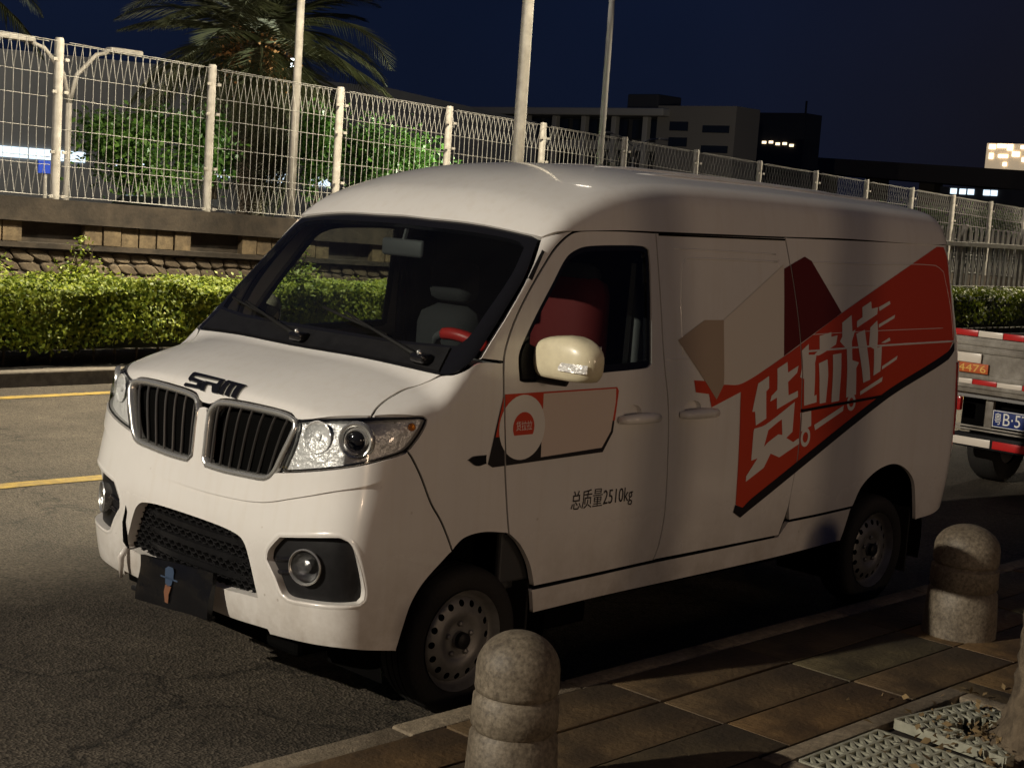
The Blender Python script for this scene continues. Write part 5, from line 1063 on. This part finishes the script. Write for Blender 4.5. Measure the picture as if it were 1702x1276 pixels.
pt=bx('number_plate',(X+.03,.80,.475),(X+.038,1.255,.60),M_blue); 
g=G()
for a,b_ in (((X+.0265,.805,.592),(X+.0295,1.25,.597)),((X+.0265,.805,.478),(X+.0295,1.25,.483)),((X+.0265,.805,.483),(X+.0295,.81,.592)),((X+.0265,1.245,.483),(X+.0295,1.25,.592))): g.box(a,b_)
g.build('plate_border',M_ltr,pt)
ytext('plate_text','粤',1.235,.497,.085,.05,M_ltr,X+.0275,pt); ytext('plate_text','B·5T',1.17,.495,.088,.20,M_ltr,X+.0275,pt)
bx('dark_back_panel',(X+.20,ya+.02,.40),(X+.26,yb-.02,.655),M_darkin); bx('chassis',(X+.3,.35,.40),(X+4.6,1.15,.64),M_darkin); bx('cab',(X+3.0,ya,.55),(X+4.5,yb,1.98),M_trk,trk,.08)  # dark back panel added so the space under the bed stays black
for x in (X+.62,X+3.9):
    for y in (ya+.02,yb-.22):
        M=axis((x,y,.30),(0,1,0)); g=G(); g.lathe([(.16,.0),(.28,.0),(.30,.03),(.30,.17),(.28,.20),(.16,.20)],32,M); wq=g.build('wheel',M_tyre,trk,True,40); g=G(); g.lathe([(.0005,.02),(.16,.02)],24,M); g.lathe([(.0005,.18),(.16,.18)],24,M); tag(g.build('rim',M_steel,wq,True),kind='stuff')
# ================================================================== BEHIND THE FENCE
def inst3(src,parent,loc,rot,sc=1):
    o=src.copy(); COL.objects.link(o); o.parent=parent; o.location=loc; o.rotation_euler=rot; o.scale=(sc,sc,sc); return o
def palm(x,y,h,L_,label,n=46):
    t=thing('palm_tree',label,'palm tree',(x,y,.1),'palms behind the fence')
    g=G(); zs=np.linspace(.1,h,26); trunk(g,[(x+.05*math.sin(z),y,z) for z in zs],[.30+.05*((i%2)-.5)+.12*math.exp(-(z)/.4)+.10*max(0,(z-h+1)) for i,z in enumerate(zs)],18,.1); g.build('trunk',M_bark,t,True)
    var=[]
    for k in range(3):
        g=G(); bend=(.55,.85,1.15)[k]; pts=[]; a=.0; p=Vector((0,0,0)); m_=16
        for i in range(m_+1): pts.append(p.copy()); a=-bend*(i/m_)**1.3*1.5; p=p+Vector((math.cos(a),0,math.sin(a)))*L_/m_
        g.tube(pts,[.035*(1-.9*i/m_)+.004 for i in range(m_+1)],5)
        for i in range(2,m_*3):
            u=i/(m_*3); q=u*m_; j=min(int(q),m_-1); c_=pts[j].lerp(pts[j+1],q-j); d=(pts[j+1]-pts[j]).normalized(); ll=L_*.24*math.sin(PI*min(1,u*.9+.1))**.7
            for sd in (-1,1):
                tip=c_+(d*.55+Vector((0,sd*.8,-.28+random.uniform(-.12,.12))))*ll; w_=Vector((0,0,1)).cross(Vector((0,sd,0)))*.022; g.add([c_-d*.018,c_+d*.018,c_.lerp(tip,.5)+d*.018+Vector((0,0,.03)),tip],[(0,1,2,3)])
        o=g.build('frond',M_palm,None); o.parent=t; var.append(o)
    first=[True]*3
    for i in range(n):
        el=R(80)-R(150)*(i/n)**.85; az=i*2.399963; k=i%3; rot=(random.uniform(-.2,.2),-el,az); lc=(random.uniform(-.1,.1),random.uniform(-.1,.1),h-.15-.5*(i/n))
        if first[k]: var[k].location=lc; var[k].rotation_euler=rot; first[k]=False
        else: inst3(var[k],t,lc,rot,random.uniform(.85,1.1))
    for k in range(6):
        a=k*1.05+.3; c_=np.array([x+.75*math.cos(a),y+.75*math.sin(a),h-.55]); P=rng.normal(size=(260,3))*np.array([.16,.16,.30])+c_; leafcloud('fruit_cluster',P,np.array([0,0,1.]),.09,M_fruit,t,.8)
    return t
M_fruit=mat('orange_dates',(.30,.14,.04),.8,var=.3)
palm(18.35,26,5.35,4.0,'large feathery palm towering behind the wire fence',84); palm(10.2,26,6.2,3.2,'palm whose frond tips show over the fence end',30)
def smalltree(x,y,h,rx,rz,n,label,size=.13,tr=True):
    t=thing('small_tree',label,'tree',(x,y,.1),'small leafy trees behind the fence')
    g=G(); g.tube([(x,y,.1),(x+.05,y,h*.5),(x,y,h*.8)],[.09,.07,.04],8); g.build('trunk',M_bark,t,True)
    k=16; c=rng.normal(size=(k,3)); c/=np.linalg.norm(c,axis=1)[:,None]; c=np.array([x,y,h])+c*np.array([rx,rx*.6,rz])*rng.uniform(.35,1,(k,1)); P=c[rng.integers(0,k,n)]+rng.normal(size=(n,3))*np.array([rx,rx,rz])*.23; leafcloud('crown',P,np.array([0,-.3,.6]),size,M_tree,t); return t
smalltree(13.3,22.5,2.45,1.35,.85,5200,'dark leafy tree left of the palm trunk behind the fence'); smalltree(15.6,23.5,2.6,.55,.75,1600,'slim leafy tree beside the palm trunk')
smalltree(17.4,22.3,2.7,.5,.9,2000,'slim bright green tree right of the palm trunk'); smalltree(20.4,23.2,2.55,1.55,1.1,8500,'bright green floodlit tree cut by the van roof line')
for i in range(12):
    x=24+4.5*i; smalltree(x,24+.6*i,1.5+.1*i,1.3,.7,1300,'low dark bush behind the fence past the lamp pole',.16)
# floodlight on the palm
fl=thing('floodlight','small lit floodlight fixed beside the palm trunk','floodlight',(19.05,25.5,4.72))
g=G(); g.cbox((18.93,25.45,4.62),(19.17,25.58,4.86),.02); g.build('housing',M_blk,fl)
g=G(); g.cbox((18.95,25.425,4.64),(19.15,25.448,4.84),.004); g.build('lit_face',mat('flood_face',(.85,.95,1),.5,emit=9),fl)
g=G(); g.cbox((18.5,25.48,4.72),(18.93,25.53,4.76),.005); g.build('bracket',M_blk,fl)
f2=thing('floodlight','small floodlight clamped low on the thin grey pole','floodlight',(25.75,21.15,2.9)); g=G(); g.cbox((25.62,21.05,2.78),(25.80,21.25,3.0),.02); g.build('housing',M_blk,f2)
spot('tree_fill_light',(25.6,21.1,2.9),(19.8,23.0,2.6),TREE_FILL_POWER,.08,(.95,1,.78),R(60),.7)  # lamp added on the pole to brighten the tree behind the fence
ms=thing('added_mast','tall floodlight mast in the yard beside the warehouse','mast',(2,31,.1)); g=G(); g.tube([(2,31,.1),(2,31,10)],[.12,.08],10); g.build('mast',M_white,ms,True)
g=G(); g.cbox((1.8,30.7,9.9),(2.5,31.3,10.2),.03); g.build('lamp_head',M_grey,ms)
spot('wall_fill_light',(2.4,31,9.8),(26,40,2.5),YARD_POWER,.2,(1,.93,.8),R(110),.6)  # mast and lamp added out of view to light the warehouse wall
spot('yard_lamp_light',(49.5,40.5,4.8),(90,76,8),YARD_POWER*.4,.2,(1,.9,.72),R(75),.7)
# poles
def yard_pole(x,y,h,r_,label,m=None):
    t=thing('pole',label,'pole',(x,y,.1)); g=G(); g.tube([(x,y,.1),(x,y,h)],[r_*1.1,r_*.8],14); g.build('shaft',m or M_white,t,True); g=G(); g.lathe([(r_*.9,0),(r_*1.2,.05),(.0005,.12)],12,Matrix.Translation((x,y,h))); g.build('cap',M_grey,t,True); return t
yard_pole(12.72,17.0,9.5,.07,'slim pale pole behind the fence crossing the palm'); yard_pole(25.55,21.35,14,.08,'thin grey pole right of the thick lamp pole',mat('grey_pole',(.42,.41,.39),.5))
def twin(x,y,h,label,wd_=1.0):
    t=thing('yard_lamp',label,'yard lamp',(x,y,.1),'yard lamps behind the fence'); g=G(); g.tube([(x,y,.1),(x,y,h-.9)],.05,10); g.build('pole',M_white,t,True)
    for d in (-1,1):
        g=G(); g.tube([(x,y,h-.9),(x+d*.12,y,h-.45),(x+d*wd_*.45,y,h-.1),(x+d*wd_*.8,y,h)],[.045,.04,.035,.03],8); a=g.build('arm',M_white,t,True)
        g=G(); g.cbox((x+d*wd_*.95-.3,y-.1,h-.04),(x+d*wd_*.95+.3,y+.1,h+.05),.03); g.build('lamp_head',M_white,a,True,40)
    return t
twin(9.2,18.2,3.80,'twin armed pale yard lamp close behind the fence end'); twin(46.7,38,5.0,'twin armed yard lamp before the pillared building',2.)
sg=thing('blue_sign','small blue sign on a post behind the fence','sign',(9.05,18.6,.1)); g=G(); g.tube([(9.05,18.6,.1),(9.05,18.6,1.9)],.03,8); g.build('post',M_white,sg); g=G(); g.cbox((8.9,18.55,1.78),(9.2,18.58,1.98),.005); g.build('board',mat('sign_blue',(.02,.06,.45),.4,emit=.15),sg)
# ---- cars in the yard
def carr(x,y,rz,m,label):
    t=thing('parked_car',label,'car',(x,y,.1),'cars parked in the yard',rz)
    prof=[(-2.1,.35),(-2.15,.6),(-2.05,.82),(-1.25,.92),(-.55,1.38),(.55,1.42),(1.35,1.0),(2.0,.92),(2.12,.7),(2.1,.35)]
    v=[];fc=[];n=len(prof); rows=[(-.85,1,0),(-.80,1.0,.0),(-.62,.985,1),(.62,.985,1),(.80,1.0,0),(.85,1,0)]
    rows=[(-.84,0),(-.66,1),(.66,1),(.84,0)]
    for yy,c in rows:
        for (px_,pz) in prof: v.append((px_*(1 if c else .97),yy if pz<1.0 or c else yy*.86,pz if (c or pz<1.0) else .93+(pz-.93)*.75))
    for k in range(3):
        for i in range(n-1): fc.append((k*n+i,k*n+i+1,(k+1)*n+i+1,(k+1)*n+i))
    fc.append(tuple(range(n))); fc.append(tuple(range(3*n,4*n))[::-1])
    o=mesh('body',v,fc,m,t,True,sharp=40)
    for yy in (-1,1): mesh('side_window',[(-1.1,yy*.80,.93),(-.55,yy*.735,1.27),(.5,yy*.735,1.29),(1.15,yy*.80,.95)],[(0,1,2,3) if yy<0 else (3,2,1,0)],M_gloss,t)
    mesh('windscreen',[(-1.22,-.6,.955),(-1.22,.6,.955),(-.60,.55,1.375),(-.60,-.55,1.375)],[(0,1,2,3)],M_gloss,t)
    for xx in (-1.3,1.3):
        for yy in (-.75,.75): g=G(); g.lathe([(.0005,-.1),(.2,-.1),(.3,-.09),(.31,0),(.3,.09),(.2,.1),(.0005,.1)],20,axis((xx,yy,.31),(0,1,0))); g.build('wheel',M_tyre,t,True,40)
    for yy in (-.6,.6): g=G(); g.cbox((-2.14,yy-.16,.62),(-2.05,yy+.16,.74),.02); g.build('headlight',M_twht,t)
    return t
carr(12.4,20.2,.15,mat('dark_car_paint',(.02,.022,.025),.25,coat=.5),'dark car parked behind the fence under the leafy tree'); carr(17.6,20.0,.1,mat('silver_car_paint',(.30,.31,.32),.3,coat=.5),'silver car parked behind the fence beside the van roof')
# ---- buildings
M_wallg=mat('grey_render',(.30,.30,.29),.9,var=.1,scale=.4); M_lite=mat('lit_window',(.70,.86,1),.5,emit=1.5); M_slab=mat('pale_concrete',(.42,.40,.36),.85); M_dkg=mat('dark_glazing',(.02,.025,.035),.15); M_dark=mat('dark_facade',(.05,.05,.055),.8); M_warm=mat('warm_lit_window',(1,.78,.5),.5,emit=2.2); M_brn=mat('brown_concrete',(.09,.075,.06),.9)
hall=thing('warehouse','long grey warehouse with a strip of lit windows behind the fence','warehouse',(36,47,.1))
g=G(); g.add([(8,45,.1),(48,45,.1),(48,45,5.6),(38.7,45,6.25),(20,45,5.75),(8,45,5.3),(8,60,.1),(48,60,.1),(48,60,5.6),(38.7,60,6.25),(20,60,5.75),(8,60,5.3)],[(0,1,2,3,4,5),(5,4,10,11),(4,3,9,10),(3,2,8,9),(1,7,8,2),(0,5,11,6)]); g.build('wall',M_wallg,hall)
for xa,xb,n,z in ((14,24.9,10,2.2),(26.0,27.3,2,2.12),(29.8,31.1,2,2.02),(32.6,33.9,2,1.98),(35.0,36.0,2,1.95)):
    w=(xb-xa)/n
    for i in range(n): g=G(); g.cbox((xa+w*i+.03,44.94,z-.02*i*0),(xa+w*(i+1)-.03,44.99,z+.36),.005); g.build('window_pane',M_lite,hall)
b2=thing('pillared_building','low pillared office building with pale roof slab and dark glazing','building',(92,84,.1))
g=G(); g.box((91.5,72.4,.1),(95,112,9.2)); g.build('core',M_dark,b2)
g=G(); g.cbox((88.6,70.5,9.25),(95.5,113,9.85),.1); g.build('roof_slab',M_slab,b2)
for i in range(13): y=72.6+3.25*i; g=G(); g.cbox((89.4,y,.1),(89.9,y+.5,9.24),.05); g.build('column',M_slab,b2); g=G(); g.cbox((91.3,y+.35,7.6),(91.45,y+3.1,9.15),.03); g.build('glazing',M_dkg,b2)
g=G(); g.cbox((90.0,72.4,6.6),(91.28,112,7.3),.05); g.build('floor_band',M_slab,b2)
g=G(); g.cbox((91.5,73.4,9.9),(94.5,76.6,11.2),.1); g.build('plant_room',M_dark,b2)
b3=thing('block_building','plain concrete block with window openings next to the pillared building','building',(94,68,.1))
g=G(); g.box((89.5,64.2,.1),(92.5,71.7,10.1)); g.build('wall',mat('dim_concrete',(.24,.22,.19),.9),b3)
for (y,z) in ((69.6,8.2),(69.6,7.0)): g=G(); g.cbox((89.42,y-1.0,z),(89.48,y+.8,z+.7),.02); g.build('window',M_dkg,b3)
for (y,z) in ((65.9,8.1),(65.9,6.6)): g=G(); g.cbox((89.42,y-1.2,z),(89.48,y+1.3,z+.55),.02); g.build('window',M_dkg,b3)
b4=thing('dark_tower','dark office block with a row of warm lit windows','building',(130,88,.1))
g=G(); g.box((128,83.8,.1),(131,96.5,12.9)); g.build('wall',M_dark,b4)
for i in range(5): y=88.3-.85*i; g=G(); g.cbox((127.9,y,9.72-.06*i+.1*(i%2)),(127.98,y+.5,9.98-.06*i+.1*(i%2)),.02); g.build('lit_window',M_warm,b4)
g=G(); g.tube([(129,84.5,12.9),(129,84.5,14.2)],.12,6); g.build('mast',M_dark,b4)
b5=thing('lit_tower','distant tower with a bright floodlit top','tower',(300,138,.1))
g=G(); g.box((292,112,.1),(320,146.3,20)); g.build('wall',M_dark,b5)
g=G(); g.box((289.9,110,15.6),(322,147,20.8)); g.build('crown',mat('glowing_cladding',(.75,.58,.38),.6,emit=.5),b5)  # floodlighting put into the cladding as its own glow
M_tw=mat('tower_window',(1,.85,.62),.5,emit=2.2)
for (y,z,w,h) in ((146.4,19.6,1.4,1.0),(144.6,19.9,1.9,.8),(142.4,19.4,1.2,1.3),(146.2,17.6,.9,1.2),(144.2,17.9,2.1,.7),(141.2,18.2,1.6,1.0),(143.0,16.2,.8,.8),(139.5,19.8,2.0,.7),(139.0,17.2,1.2,.9)): g=G(); g.cbox((289.6,y-w,z),(289.85,y,z+h),.03); g.build('lit_window',M_tw,b5)
g=G(); g.box((291,128,20.9),(318,139,25.5)); g.build('upper_block',M_dark,b5); g=G(); g.box((290.4,127.5,24.2),(318.5,139.5,25.9)); g.build('lit_parapet',bpy.data.materials['glowing_cladding'],b5)
ov=thing('flyover','long dark flyover deck crossing in the distance','flyover',(140,70,.1))
g=G(); g.add([(150,108,8.2),(150,52,6.3),(150,52,8.5),(150,108,9.9),(160,108,8.2),(160,52,6.3),(160,52,8.5),(160,108,9.9)],[(0,1,2,3),(3,2,6,7),(4,7,6,5),(0,4,5,1),(0,3,7,4),(1,5,6,2)]); g.build('deck',M_brn,ov)
for i in range(8): f_=i/7; g=G(); g.cbox((154,104-49*f_,.1),(156,106-49*f_,8.1-1.6*f_),.1); g.build('pier',M_brn,ov)
sh=thing('distant_shed','dark distant shed with bluish lit windows under the flyover','building',(140,70,.1))
g=G(); g.box((138,45,.1),(146,73.5,6.5)); g.build('wall',M_dark,sh)
for y in (71.6,70.6,69.7,68.0,67.2): g=G(); g.cbox((137.9,y,5.8),(137.98,y+.7,6.35),.02); g.build('lit_window',M_lite,sh)
